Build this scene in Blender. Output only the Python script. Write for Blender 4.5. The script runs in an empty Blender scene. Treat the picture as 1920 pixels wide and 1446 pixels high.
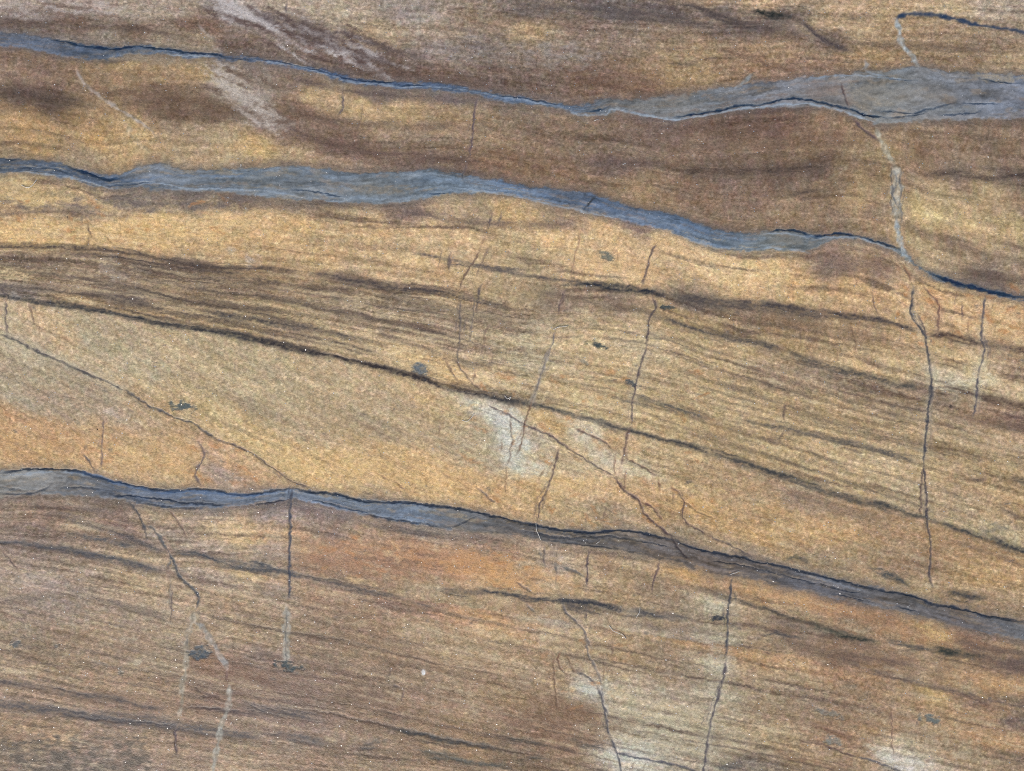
import bpy, math, time
import numpy as np
from mathutils import Vector

# ------------------------------------------------------------------ camera, sky, sun, exposure
PX = 0.00015                      # one photograph pixel on the stone, in metres (frame is about 29 cm wide)
CX, CY = 960.0, 723.0
TOP = 0.03                        # slab thickness
SC = bpy.context.scene
cam_d = bpy.data.cameras.new('camera'); cam = bpy.data.objects.new('camera', cam_d)
SC.collection.objects.link(cam)
cam_d.lens = 30.0; cam_d.sensor_width = 36.0; cam_d.clip_start = 0.01; cam_d.clip_end = 100.0
cam.location = (0, 0, TOP + 1920 * PX * 30.0 / 36.0)
cam.rotation_euler = (0, 0, 0)
SC.camera = cam

SUN_EL, SUN_AZ = math.radians(40), math.radians(206)    # light comes over the lower edge of the picture, from the left
world = bpy.data.worlds.new('World'); SC.world = world; world.use_nodes = True
wn = world.node_tree
sky = wn.nodes.new('ShaderNodeTexSky'); sky.sky_type = 'NISHITA'; sky.sun_disc = False
sky.sun_elevation = SUN_EL; sky.sun_rotation = SUN_AZ
sky.air_density = 1.0; sky.dust_density = 3.0
bg = wn.nodes['Background']; wn.links.new(sky.outputs[0], bg.inputs[0]); bg.inputs[1].default_value = 0.12
sun_d = bpy.data.lights.new('sun', 'SUN'); sun_d.energy = 1.5; sun_d.angle = math.radians(11); sun_d.color = (1.0, 0.95, 0.88)
sun = bpy.data.objects.new('sun', sun_d); SC.collection.objects.link(sun)
sd = Vector((math.sin(SUN_AZ) * math.cos(SUN_EL), math.cos(SUN_AZ) * math.cos(SUN_EL), math.sin(SUN_EL)))
sun.rotation_euler = sd.to_track_quat('Z', 'Y').to_euler(); sun.location = sd * 3
SC.view_settings.view_transform = 'Standard'; SC.view_settings.look = 'None'
SC.view_settings.exposure = 0.55; SC.view_settings.gamma = 1.0
SC.view_settings.use_curve_mapping = False
SC.cycles.use_denoising = False; SC.cycles.filter_width = 1.0
SC.cycles.max_bounces = 4; SC.cycles.diffuse_bounces = 2; SC.cycles.glossy_bounces = 2
# the stone's own colour is worked out from how it looks under that light
GAIN, OFF = (1.054, 1.047, 1.092), (0.036, 0.039, 0.049)

# ------------------------------------------------------------------ numpy helpers
rng = np.random.default_rng(7)
TAB = rng.random((8, 256, 256)).astype(np.float32)

def vn(x, y, k=0):
    x = np.asarray(x, np.float32) + 37.3 * k; y = np.asarray(y, np.float32) + 91.7 * k
    xf = np.floor(x); yf = np.floor(y)
    fx = x - xf; fy = y - yf
    xi = xf.astype(np.int64) & 255; yi = yf.astype(np.int64) & 255
    fx = fx * fx * (3 - 2 * fx); fy = fy * fy * (3 - 2 * fy)
    T = TAB[k % 8]; x1 = (xi + 1) & 255; y1 = (yi + 1) & 255
    a = T[yi, xi]; b = T[yi, x1]; c = T[y1, xi]; d = T[y1, x1]
    a = a + (b - a) * fx; c = c + (d - c) * fx
    return a + (c - a) * fy

def fbm(x, y, o=3, k=0):
    s = 0; A = 1.0; n = 0
    for i in range(o):
        s = s + A * vn(x * 2**i, y * 2**i, k + i); n += A; A *= 0.55
    return s / n

def ss(a, b, x):
    t = np.clip((x - a) / (b - a), 0, 1); return t * t * (3 - 2 * t)

def grade(c):
    """colours were noted by eye too strong and too dark: pull them to what the stone measures (sRGB 0..255)"""
    c = np.asarray(c, np.float32); L = (c * np.array((.30, .59, .11), np.float32)).sum(-1, keepdims=True)
    M = np.interp(L, [0, 57, 82, 98, 133, 165, 210, 255], [12, 72, 98, 114, 152, 186, 220, 250])
    warm = np.concatenate([np.interp(L, [80, 130, 180], [.72, .80, .77]), np.interp(L, [80, 130, 180], [.72, .52, .40]), np.interp(L, [80, 120, 150, 180], [.54, .62, .72, .74])], -1)
    return np.clip(M + np.where(c[..., 2:] > c[..., :1], np.array((.62, .5, .62), np.float32), warm) * (c - L), 0, 255).astype(np.float32)

def catmull(P, step=6.0):
    P = np.array(P, float)
    if len(P) < 3:
        n = max(2, int(np.hypot(*(P[-1] - P[0])) / step) + 1)
        return P[0] + (P[-1] - P[0]) * np.linspace(0, 1, n)[:, None]
    Q = np.vstack([2 * P[0] - P[1], P, 2 * P[-1] - P[-2]]); out = []
    for i in range(1, len(Q) - 2):
        p0, p1, p2, p3 = Q[i-1:i+3]
        n = max(2, int(np.hypot(*(p2 - p1)) / step) + 1)
        t = np.linspace(0, 1, n, endpoint=False)[:, None]
        out.append(0.5 * (2*p1 + (p2-p0)*t + (2*p0-5*p1+4*p2-p3)*t*t + (3*p1-p0-3*p2+p3)*t**3))
    out.append(P[-1:]); return np.vstack(out)

def yline(P):
    """a bedding line as y(x), carried on past the frame with its general slope"""
    P = np.array(sorted(P), float)
    def f(x):
        x = np.asarray(x, float)
        y = np.interp(x, P[:, 0], P[:, 1])
        # smooth the kinks a little
        y = (y + np.interp(x - 9, P[:, 0], P[:, 1]) + np.interp(x + 9, P[:, 0], P[:, 1])) / 3
        y = y + np.where(x < P[0, 0], (x - P[0, 0]) * 0.10, 0) + np.where(x > P[-1, 0], (x - P[-1, 0]) * 0.14, 0)
        return y
    return f

# ------------------------------------------------------------------ grid of the polished face
STEP = 2.0
def axis(n):
    core = np.arange(-30, n + 30.1, STEP); c = [core]
    m = np.arange(1, 81) * 6.0
    g = 480 + np.cumsum(8.0 * 1.17 ** np.arange(1, 23))
    ext = np.concatenate([m, g])
    return np.concatenate([core[0] - ext[::-1], core, core[-1] + ext])
GX, GY = axis(1920), axis(1446)
NX, NY = len(GX), len(GY)
X, Y = np.meshgrid(GX.astype(np.float32), GY.astype(np.float32))
# small wander of everything, so that no line is drawn with a ruler
WX = X + 4.2 * (fbm(X / 15, Y / 15, 2, 0) - .5) + 3.0 * (vn(X / 5.2, Y / 4.6, 2) - .5)
WY = Y + 5.0 * (fbm(X / 24, Y / 15, 3, 3) - .5) + 2.6 * (vn(X / 5.5, Y / 4.3, 5) - .5)

V1T = yline([(0,58),(40,62),(104,75),(161,82),(219,88),(240,84),(300,88),(340,94),(390,99),(430,106),(470,103),(522,115),(561,121),(600,129),(637,139),(668,147),(704,150),(756,156),(795,154),(835,159),(887,168),(950,177),(1002,184),(1054,194),(1080,198),(1106,195),(1132,185),(1158,185),(1210,185),(1250,182),(1276,178),(1315,171),(1341,167),(1367,163),(1406,156),(1445,153),(1472,151),(1506,146),(1545,141),(1587,139),(1618,131),(1649,133),(1680,128),(1719,122),(1758,128),(1785,133),(1837,136),(1915,141)])
V1B = yline([(0,86),(60,92),(104,104),(156,113),(208,112),(242,103),(300,102),(340,107),(390,109),(430,115),(470,116),(522,124),(561,128),(600,139),(637,152),(668,159),(704,160),(756,169),(795,169),(835,172),(887,178),(950,191),(1002,197),(1054,204),(1080,214),(1106,215),(1132,213),(1158,208),(1210,219),(1250,225),(1276,224),(1315,217),(1341,213),(1367,208),(1406,206),(1459,202),(1498,200),(1537,201),(1576,208),(1602,219),(1628,229),(1654,235),(1680,232),(1732,227),(1785,225),(1837,224),(1915,221)])
V2T = yline([(0,297),(40,299),(78,303),(125,309),(146,316),(170,323),(195,331),(234,325),(248,316),(273,310),(300,305),(325,315),(365,320),(417,318),(470,314),(522,311),(548,310),(587,316),(652,323),(704,325),(756,322),(795,318),(835,320),(887,331),(939,337),(1002,349),(1054,355),(1119,366),(1158,380),(1210,393),(1250,400),(1289,411),(1328,426),(1367,435),(1420,438),(1459,433),(1498,435),(1524,442),(1563,441),(1597,442),(1641,451),(1667,460),(1688,467),(1706,485),(1732,505),(1759,516),(1811,531),(1863,546),(1915,556)])
V2B = yline([(0,323),(52,323),(104,331),(146,338),(170,349),(221,354),(260,354),(300,357),(365,359),(417,361),(470,368),(548,373),(600,376),(652,380),(704,383),(756,380),(809,370),(848,363),(900,362),(950,365),(1002,376),(1054,386),(1106,398),(1158,409),(1197,420),(1236,428),(1275,443),(1315,458),(1354,468),(1393,472),(1445,470),(1485,471),(1519,471),(1545,456),(1576,450),(1602,448),(1641,457),(1680,472),(1701,489),(1732,512),(1759,527),(1811,540),(1863,554),(1915,563)])
V3T = yline([(0,882),(52,879),(91,881),(125,880),(156,884),(187,893),(221,902),(260,911),(300,917),(339,918),(370,914),(404,918),(430,924),(456,927),(490,922),(509,919),(548,914),(587,922),(639,927),(691,939),(756,941),(809,947),(861,952),(913,962),(950,971),(1002,983),(1054,991),(1106,995),(1158,992),(1197,996),(1236,1004),(1262,1009),(1302,1025),(1341,1035),(1380,1040),(1420,1050),(1472,1061),(1503,1069),(1576,1087),(1628,1099),(1680,1109),(1719,1118),(1753,1131),(1798,1139),(1837,1149),(1868,1155),(1915,1164)])
V3B = yline([(0,935),(39,928),(104,928),(156,928),(208,936),(260,946),(313,953),(365,952),(417,952),(456,947),(496,943),(548,935),(587,941),(626,954),(678,965),(730,974),(782,982),(835,993),(874,997),(950,1001),(1002,1010),(1054,1019),(1106,1025),(1158,1032),(1210,1043),(1262,1055),(1302,1066),(1341,1077),(1393,1085),(1420,1090),(1472,1104),(1511,1110),(1550,1118),(1602,1131),(1654,1142),(1693,1148),(1732,1160),(1771,1169),(1811,1179),(1863,1190),(1915,1200)])
D2P = [(0,552),(52,561),(104,570),(182,581),(260,596),(313,608),(391,620),(443,630),(480,637),(522,648),(574,659),(626,667),(652,675),(691,685),(730,693),(769,704),(808,716),(861,732),(900,739),(950,750),(997,759),(1054,772),(1093,782),(1132,792),(1176,805),(1210,816),(1250,827),(1289,834),(1341,853),(1393,869),(1420,877),(1459,888),(1498,900),(1550,918),(1602,933),(1654,946),(1706,963),(1732,971),(1785,988),(1837,1004),(1889,1022),(1915,1035)]
D2 = yline(D2P)
D1P = [(0,462),(100,463),(170,466),(200,468),(260,477),(320,489),(400,500),(496,503),(574,514),(626,519),(678,529),(730,540),(782,542),(835,547),(874,558),(939,576),(970,581)]
S1 = yline(D1P + [(1100,585),(1223,589),(1315,620),(1445,655),(1576,693),(1732,728),(1915,770)])
B1 = yline([(0,1016),(130,1032),(260,1059),(400,1063),(543,1078),(639,1096),(743,1119),(965,1150),(1276,1200),(1576,1239),(1732,1284),(1915,1325)])
B2 = yline([(0,1320),(104,1333),(208,1349),(326,1359),(495,1383),(700,1400),(965,1445),(1400,1520),(1915,1610)])
TG = yline([(0,-120),(700,-60),(1300,0),(1915,20)])

gx = GX
c1 = ((V1T(gx) + V1B(gx)) / 2); c2 = ((V2T(gx) + V2B(gx)) / 2); c3 = ((V3T(gx) + V3B(gx)) / 2)
gl = [TG(gx), c1, c2, S1(gx), D2(gx), c3, B1(gx), B2(gx)]
tv = [0, 200, 360, 500, 700, 950, 1080, 1340]
slope3 = np.interp(gx, [0, 300, 700, 1300, 1920], [.50, .48, .42, .26, .22])
F3 = np.concatenate([[0], np.cumsum((slope3[1:] + slope3[:-1]) / 2 * np.diff(gx))]); F3 -= np.interp(960, gx, F3)

def bed_at(x, y):
    """(zone, bedding coordinate) for points of the face"""
    x = np.atleast_1d(np.asarray(x, float)); y = np.atleast_1d(np.asarray(y, float))
    G = [np.interp(x, gx, g) for g in gl]
    t = np.zeros_like(y)
    t = np.where(y < G[0], tv[0] + (y - G[0]), t)
    for i in range(len(G) - 1):
        m = (y >= G[i]) & (y < G[i+1])
        t = np.where(m, tv[i] + (y - G[i]) / np.maximum(G[i+1] - G[i], 4) * (tv[i+1] - tv[i]), t)
    t = np.where(y >= G[-1], tv[-1] + (y - G[-1]), t)
    z = np.where(y < G[1], 0, np.where(y < G[2], 1, np.where(y < G[4], 2, np.where(y < G[5], 3, 4))))
    t3 = y - np.interp(x, gx, F3)
    t = np.where(z == 3, t3, t)
    t = np.where((y >= G[6]) & (y < G[7]), 1100 + y - 1200 - .205 * (x - 700), t)
    t = np.where(y >= G[7], 1340 + y - 1400 - .13 * (x - 700), t)
    return z, t
Z, T = bed_at(WX.ravel(), WY.ravel()); Z = Z.reshape(X.shape).astype(np.int8); T = T.reshape(X.shape).astype(np.float32)

# ------------------------------------------------------------------ the stone's ground colours (x, y, sRGB) per bed
CP = {0: """30,15,150,132,122 60,45,110,92,82 150,15,150,130,118 250,20,158,138,120 330,15,150,130,112 140,40,118,96,82 250,62,122,100,82 200,75,140,122,105 300,80,150,130,105 380,80,150,128,102 380,50,120,92,75 450,30,160,148,144 440,85,110,90,80 540,20,160,140,120 560,60,122,104,94 640,40,165,145,120 700,60,165,138,105 620,95,114,92,84 700,120,105,84,74 780,30,150,135,125 820,60,158,135,112 820,100,140,122,112 820,135,112,88,76 900,40,138,115,92 900,90,122,106,98 950,150,110,90,80 980,20,115,100,92 1000,60,165,135,95 1050,90,135,115,100 1100,60,135,112,95 1100,150,118,92,76 1150,20,110,98,95 1250,25,105,92,90 1250,60,140,115,92 1300,100,150,122,88 1280,150,150,120,82 1230,165,125,95,75 1350,20,120,104,98 1330,8,165,135,105 1420,5,190,150,110 1400,50,105,90,85 1450,90,150,118,85 1420,120,145,112,82 1500,130,140,108,85 1480,30,110,95,85 1550,40,165,135,100 1560,75,110,92,80 1620,60,175,142,105 1600,20,175,142,108 1650,110,150,118,78 1660,20,165,135,95 1700,60,155,125,88 1750,80,145,118,88 1800,50,150,122,90 1780,15,175,145,108 1860,20,165,145,125 1900,55,140,118,95 1850,90,135,110,85 1900,110,150,125,90 1750,115,140,112,80""",
1: """20,110,140,110,85 60,140,130,102,82 40,180,98,80,72 100,190,95,78,68 10,215,175,135,90 50,220,170,130,80 150,215,150,118,80 60,270,172,132,82 180,260,180,138,85 250,255,185,145,95 30,290,150,122,85 150,295,150,125,92 230,120,155,125,82 200,150,140,110,80 300,140,150,118,82 380,130,158,128,85 300,180,118,92,72 330,215,112,88,68 400,210,112,90,70 430,170,158,142,126 470,190,148,134,124 480,140,130,112,98 420,250,165,138,100 480,275,185,145,88 350,245,160,132,100 350,290,160,132,95 440,300,165,138,100 540,150,125,102,88 560,210,118,92,74 520,240,125,100,88 600,180,165,135,95 680,205,175,142,95 760,210,172,138,92 850,215,155,125,88 640,245,122,96,78 640,280,115,90,78 560,300,160,130,92 640,310,150,122,95 720,180,118,98,88 780,260,140,115,90 780,300,118,95,82 850,180,125,108,98 880,260,140,112,85 920,220,140,115,85 950,310,125,95,72 950,210,125,105,88 1000,250,126,100,78 1100,270,128,104,82 1200,270,126,104,86 1050,320,130,100,75 1150,310,112,92,84 1250,240,115,92,82 1300,280,128,103,82 1350,240,112,88,74 1450,230,108,82,72 1400,280,128,103,80 1500,270,130,102,74 1550,250,135,105,78 1350,320,112,92,80 1450,325,110,90,78 1540,320,108,88,76 1590,310,128,104,75 1200,350,148,118,82 1300,360,125,98,78 1400,370,125,98,80 1500,390,140,112,82 1550,350,125,100,76 1600,370,160,130,88 1640,330,150,122,85 1250,390,138,110,80 1400,415,140,112,85 1550,420,135,108,84 1640,400,140,112,82 1650,290,150,122,85 1700,250,140,112,82 1800,260,132,106,82 1900,270,130,104,80 1740,290,130,102,75 1730,330,140,112,88 1800,330,128,106,88 1900,325,118,98,84 1750,350,172,142,98 1850,360,168,138,96 1740,400,190,160,105 1820,420,185,152,103 1900,430,175,145,100 1720,440,165,135,92 1800,470,158,130,98 1900,490,152,126,96 1760,490,165,138,100 1850,520,118,98,84 1910,380,150,122,92""",
2: """20,360,175,145,98 60,375,185,150,98 130,370,170,138,95 20,395,165,130,90 150,395,135,114,94 250,375,125,108,92 350,375,120,104,92 450,385,120,100,85 50,430,205,160,100 100,440,210,165,105 200,430,205,160,102 300,420,205,160,100 370,430,200,158,102 430,410,200,160,105 300,455,200,155,100 480,410,185,145,98 560,420,195,152,98 560,385,140,118,92 640,400,170,138,98 620,440,175,140,95 500,440,200,155,100 470,460,180,140,90 700,430,190,150,100 800,430,195,155,108 760,400,130,106,92 850,385,165,138,102 900,400,150,125,92 950,400,185,145,95 880,450,190,150,105 960,455,180,148,105 1050,450,200,158,105 1150,440,205,160,108 1250,450,205,162,110 1350,500,210,170,118 1100,510,195,155,108 1200,510,195,152,105 1400,530,205,160,108 980,490,168,142,100 1060,410,150,120,92 1200,430,135,108,95 1430,510,200,160,105 1500,530,200,155,100 1600,540,195,148,98 1560,500,138,110,92 1650,510,140,112,88 1680,560,195,150,102 1760,560,190,148,100 1800,600,195,150,105 1880,600,190,145,98 1900,580,185,142,95 1700,590,200,155,108 50,490,118,98,80 150,490,125,102,82 250,500,112,92,76 330,495,120,98,80 20,515,175,148,105 100,530,140,115,88 200,530,135,110,90 300,540,165,135,98 230,560,130,108,88 30,545,150,130,115 150,565,165,130,85 260,580,180,145,98 400,540,160,132,98 400,580,165,135,95 450,600,170,140,92 550,540,150,120,85 500,490,165,130,85 600,490,190,150,100 700,500,190,150,105 780,490,195,155,108 650,520,140,115,88 550,580,165,138,98 650,580,150,128,100 750,570,150,128,100 640,640,170,140,98 550,630,150,122,92 740,620,160,135,102 820,600,145,122,95 850,520,190,150,102 900,540,170,138,98 700,660,175,145,105 780,670,198,158,105 840,700,200,155,100 900,700,195,160,115 850,640,150,125,98 900,640,155,132,102 960,600,145,122,95 950,540,165,138,98 1050,570,135,112,90 1150,570,140,116,92 1000,560,150,125,92 1100,600,170,142,105 970,640,165,145,108 1000,680,170,150,112 1050,640,185,155,110 1130,620,190,158,112 1130,680,185,152,105 1180,650,175,150,112 1050,720,185,155,108 940,720,175,148,108 960,740,165,140,102 1230,640,185,155,115 1280,600,185,148,98 1340,610,165,135,92 1420,600,140,112,82 1300,570,120,102,88 1500,610,150,120,85 1600,620,155,122,85 1560,650,170,138,95 1480,640,165,132,88 1650,640,160,128,88 1300,650,178,148,102 1400,660,180,148,102 1250,700,178,148,105 1350,720,175,145,102 1450,700,150,122,92 1520,700,150,128,100 1600,690,188,152,105 1680,690,180,148,105 1600,720,135,112,88 1450,760,180,148,102 1550,760,175,142,98 1650,760,160,132,95 1780,660,175,140,95 1900,690,150,122,92 1840,700,195,170,125 1900,720,180,148,108 1780,720,190,175,140 1760,740,120,98,78 1830,770,140,110,78 1900,790,125,98,80 1800,800,165,138,100 1900,830,165,135,98 1250,770,180,148,100 1350,800,178,146,100 1450,830,180,148,100 1550,800,172,142,98 1650,800,170,140,98 1550,860,182,150,105 1650,870,180,152,110 1700,930,170,145,108 1780,860,170,140,98 1880,880,168,138,95 1820,940,168,138,100 1900,940,175,138,92 1880,1000,170,148,108 1350,830,165,135,92 1100,740,185,155,108 1200,740,178,148,102 1600,910,175,145,102""",
3: """30,600,175,150,115 15,640,170,150,115 100,620,185,150,108 60,590,190,155,115 180,640,165,145,112 250,620,170,145,110 250,680,168,148,112 330,650,178,150,110 400,680,172,148,108 60,690,165,145,112 150,720,160,138,108 30,740,158,140,112 100,760,155,132,105 200,770,165,140,112 50,800,178,132,88 130,820,182,135,90 30,840,185,138,88 100,860,182,140,90 230,820,175,138,95 300,800,170,138,100 260,860,190,148,95 320,870,185,142,92 340,830,180,138,88 400,850,182,140,108 440,870,180,135,92 420,890,155,128,110 300,890,175,142,100 350,780,175,142,95 420,790,180,150,100 500,700,168,145,108 500,760,165,142,105 600,720,172,145,105 560,800,165,138,100 500,840,185,150,95 580,880,198,155,98 650,880,195,152,95 700,800,158,135,100 760,860,195,152,98 700,920,165,135,98 760,900,190,148,95 830,900,198,152,95 900,910,190,145,95 930,950,180,138,90 800,800,165,138,98 800,750,180,145,98 720,740,170,142,105 850,780,175,145,100 900,800,165,145,112 940,790,186,184,168 960,820,190,188,170 965,870,180,176,154 900,850,168,145,108 1000,820,165,148,120 1040,800,180,140,85 1030,860,175,150,110 1080,850,195,160,110 1050,900,195,152,98 1000,920,190,145,90 1010,880,188,174,146 1090,810,195,178,146 1130,860,192,174,142 1150,830,175,140,95 1200,880,185,165,125 1150,920,195,152,105 1050,950,170,140,95 1150,960,155,130,98 1250,960,165,130,85 1220,920,180,140,95 1250,870,170,140,95 1300,900,165,132,88 1300,950,185,140,85 1350,980,180,138,88 1400,940,165,132,92 1450,960,170,132,85 1420,1010,175,135,85 1500,990,182,140,90 1580,1000,178,135,88 1500,940,150,122,92 1650,990,160,125,88 1650,1040,155,125,88 1560,1050,150,125,90 1700,1060,145,115,85 1780,1030,155,120,80 1850,1080,175,135,85 1900,1060,170,130,85 1880,1130,150,122,88 1800,1120,150,120,85 1740,1110,155,130,92 1400,1030,150,125,95 1300,1000,150,125,92""",
4: """30,960,140,115,95 100,970,140,110,88 150,985,160,132,102 60,1000,125,105,92 220,950,130,106,88 230,990,125,98,86 300,960,165,138,102 300,1010,150,130,112 380,960,158,132,112 440,990,182,148,105 460,1010,180,145,98 520,960,140,120,115 520,1000,175,138,100 400,1030,150,128,110 520,1040,150,125,105 600,960,130,108,100 620,1000,140,115,98 700,1020,155,122,92 600,1040,160,122,88 800,1040,168,122,88 720,1050,150,115,92 850,1060,172,125,88 920,1060,180,130,82 960,1040,150,115,88 900,1020,140,115,98 800,990,150,128,108 960,1100,178,132,85 1000,1080,165,125,90 1100,1030,165,135,102 1100,1080,170,140,100 1050,1060,150,130,110 1180,1060,168,140,102 1280,1070,185,138,85 1180,1110,155,125,88 1240,1110,140,112,85 1330,1090,160,122,85 1400,1090,178,135,85 1430,1120,172,130,85 1500,1120,175,132,92 1560,1145,165,122,85 1640,1165,155,115,80 1700,1180,155,115,78 1750,1187,178,140,85 1820,1195,130,100,80 1900,1240,110,90,82 1850,1230,150,115,80 1500,1180,135,112,90 1450,1170,140,115,90 1600,1210,130,102,80 1700,1230,140,108,80 1560,1240,135,105,80 1650,1250,155,118,80 1850,1280,165,124,80 1900,1290,165,124,82 1780,1280,150,118,82 1450,1220,140,112,82 1500,1280,145,118,85 1600,1290,140,115,85 1700,1300,155,128,95 1880,1340,150,120,85 1780,1340,155,122,82 1700,1340,150,125,90 1600,1340,140,112,80 1560,1380,140,105,75 1450,1380,155,130,92 1450,1300,155,132,98 1700,1390,165,145,112 1600,1420,145,115,82 1500,1420,150,122,85 1800,1400,150,125,92 1900,1420,140,115,88 1690,1425,180,168,150 1420,1150,155,125,90 30,1070,160,135,112 80,1090,155,132,118 150,1080,160,135,112 250,1090,170,140,102 350,1110,158,130,100 30,1130,140,118,100 100,1130,145,125,108 200,1150,145,122,98 300,1140,160,135,105 50,1200,140,118,92 150,1200,138,112,85 250,1210,140,115,88 330,1210,150,128,100 300,1240,148,125,95 100,1250,142,116,85 30,1260,150,122,92 200,1280,145,115,85 300,1290,142,112,82 420,1130,150,120,88 450,1180,155,128,95 430,1250,138,108,86 390,1240,150,112,78 480,1240,134,110,94 520,1180,145,120,88 600,1120,140,112,88 650,1160,140,112,85 700,1150,145,112,82 600,1220,132,106,80 700,1220,138,110,80 580,1280,138,113,94 500,1290,134,110,92 650,1290,130,104,80 750,1270,146,118,90 800,1180,160,132,98 850,1220,162,134,96 950,1200,162,136,98 900,1260,150,122,90 800,1320,135,106,80 700,1340,130,102,78 850,1360,140,110,78 950,1300,140,110,75 980,1160,165,140,105 1020,1190,168,146,114 1000,1230,148,118,85 1060,1220,165,138,102 1100,1180,165,138,105 1150,1180,165,130,92 1250,1180,145,118,88 1300,1160,140,120,95 1160,1230,150,120,82 1250,1230,145,122,92 1340,1200,165,148,115 1340,1250,165,152,122 1180,1260,162,140,108 1250,1290,156,140,116 1330,1300,165,148,118 1200,1330,170,154,122 1250,1370,172,158,125 1330,1370,158,142,108 1170,1300,165,148,118 1200,1400,168,160,135 1180,1420,178,176,160 1100,1290,165,158,138 1050,1280,140,112,80 1000,1290,148,118,85 1080,1340,130,100,72 1000,1360,120,90,68 1100,1380,135,106,80 1050,1410,145,112,80 980,1420,125,100,75 1300,1430,160,142,115 1420,1430,120,105,90 1380,1400,162,142,108 30,1300,140,112,88 30,1365,150,118,85 100,1375,155,122,88 200,1380,140,112,90 50,1410,122,102,82 100,1430,118,100,86 200,1420,135,112,95 300,1400,140,112,85 260,1440,135,112,95 380,1400,140,110,85 450,1400,145,118,88 450,1440,150,122,90 550,1390,132,108,88 600,1420,135,106,80 680,1400,125,102,82 700,1440,135,108,78 800,1420,140,110,78 880,1410,150,115,78 480,1330,132,108,92 560,1340,130,106,90 420,1310,130,100,80 250,1330,145,112,85"""}

COL = np.zeros(X.shape + (3,), np.float32)
wx = WX + 26 * (fbm(X / 60, Y / 60, 2, 1) - .5)
wt = T + 9 * (fbm(X / 34, Y / 20, 3, 4) - .5)
for zi, txt in CP.items():
    a = np.array([[float(v) for v in p.split(',')] for p in txt.split()])
    _, tp = bed_at(a[:, 0], a[:, 1])
    m = Z == zi
    if zi == 3: tp = a[:, 1] - np.interp(a[:, 0], gx, F3)
    px_, pt_ = wx[m], wt[m]
    num = np.zeros((px_.size, 3), np.float32); den = np.zeros(px_.size, np.float32)
    for (xp, yp, r, g, b), t0 in zip(a, tp):
        d2 = ((px_ - xp) * 0.42) ** 2 + (pt_ - t0) ** 2
        w = 1.0 / (d2 + 30.0) ** 1.7
        num += w[:, None] * grade((r, g, b)); den += w
    COL[m] = num / den[:, None]
COL /= 255.0

AUX = np.zeros(X.shape + (4,), np.float32); AUX[..., 3] = 1; AUX[..., 0] = 1.0; AUX[..., 1] = 0.46   # grain amount, roughness, dark specks
H = np.zeros(X.shape, np.float32)             # relief in photograph pixels
OWN = np.zeros(X.shape, np.int16)             # which part each point belongs to
PARTS = [('stone_matrix', None)]; PARENT = {}; VEINS = []; NOTE = {}

# bedding laminae: fine dark and light streaks that follow the beds
def zamp(v): return np.array(v, np.float32)[Z]
dark = grade((84, 68, 62)) / 255; lite = grade((206, 172, 124)) / 255
LM = zamp([.48, .40, .60, .25, .70])                      # how strongly each bed is laminated
LM = np.where((Z == 2) & (T < 492), .28, LM); LM = np.where((Z == 2) & (T >= 492) & (X < 1000), .95, LM); LM = np.where((Z == 4) & (T > 1250) & (X < 1100), .95, LM)
LM = np.where((Z == 4) & (T < 1075) & (X > 560), .35, LM); LM = np.where((Z == 3) & (X > 1200), .4, LM)
TW = T + 5 * (fbm(X / 90, Y / 40, 2, 7) - .5)
n1 = fbm(X / 130, TW / 6.0, 3, 1); n2 = fbm(X / 70, TW / 3.0, 2, 4); n3 = fbm(X / 320, TW / 22, 2, 2); n4 = fbm(X / 420, TW / 3.6, 2, 3)
s_d = ss(.54, .78, n1) * zamp([.38, .38, .50, .20, .46]) * (0.35 + 0.9 * ss(.35, .7, n3))
COL += (dark - COL) * s_d[..., None]
s_l = ss(.56, .80, n2) * zamp([.20, .16, .36, .20, .28])
COL += (lite * (0.55 + 0.45 * COL.mean(-1, keepdims=True) / .6) - COL) * s_l[..., None]
COL *= (1 + .38 * LM * (n4 - .5))[..., None]
# hairline laminae that run on, merge and split
for sx, st, k, lo, am in ((330, 15, 1, .86, .62), (210, 8, 5, .84, .55), (140, 5, 2, .82, .45)):
    r = 1 - np.abs(2 * fbm(X / sx, TW / st, 2, k) - 1)
    r = ss(lo, .985, r) * ss(.40, .62, fbm(X / 190, TW / 34, 2, k + 2)) * am * LM * .62
    r = r * np.clip(.35 + 1.3 * vn(X / 4.0, Y / 3.0, k), 0, 1.2)
    COL += (dark * .86 - COL) * np.clip(r, 0, .9)[..., None]
# mottling and grain of the crystals
mo = fbm(X / 22, T / 13, 3, 6) - .5
COL *= (1 + 0.15 * mo)[..., None]
GN = vn(X / 3.3, Y / 2.7, 1) * .6 + vn(X / 5.6, Y / 4.4, 6) * .4         # single crystals
gr = fbm(X / 3.7, (Y - .18 * X) / 3.3, 2, 0) - .5
COL *= (1 + zamp([.40, .30, .32, .34, .34]) * gr)[..., None]
COL *= (1 + .17 * ss(.62, .86, GN) - .10 * ss(.40, .16, GN))[..., None]
hu = (fbm(X / 12, T / 8, 2, 5) - .5)[..., None]; hp = (fbm(X / 9, T / 7, 2, 3) - .5)[..., None]
COL *= 1 + hu * np.array((0.04, 0.0, -0.07), np.float32) + hp * np.array((0.05, -0.03, 0.02), np.float32)

# ------------------------------------------------------------------ painting tools
def box(x0, x1, y0, y1):
    i0, i1 = np.searchsorted(GX, [x0, x1]); j0, j1 = np.searchsorted(GY, [y0, y1])
    return slice(max(j0 - 1, 0), j1 + 1), slice(max(i0 - 1, 0), i1 + 1)

def new_part(name, mat):
    PARTS.append((name, mat)); return len(PARTS) - 1

def lay(sl, a, c, raw=False):
    c = (np.array(c, np.float32) if raw else grade(c)) / 255.0
    COL[sl] += (c - COL[sl]) * a[..., None]

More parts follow.
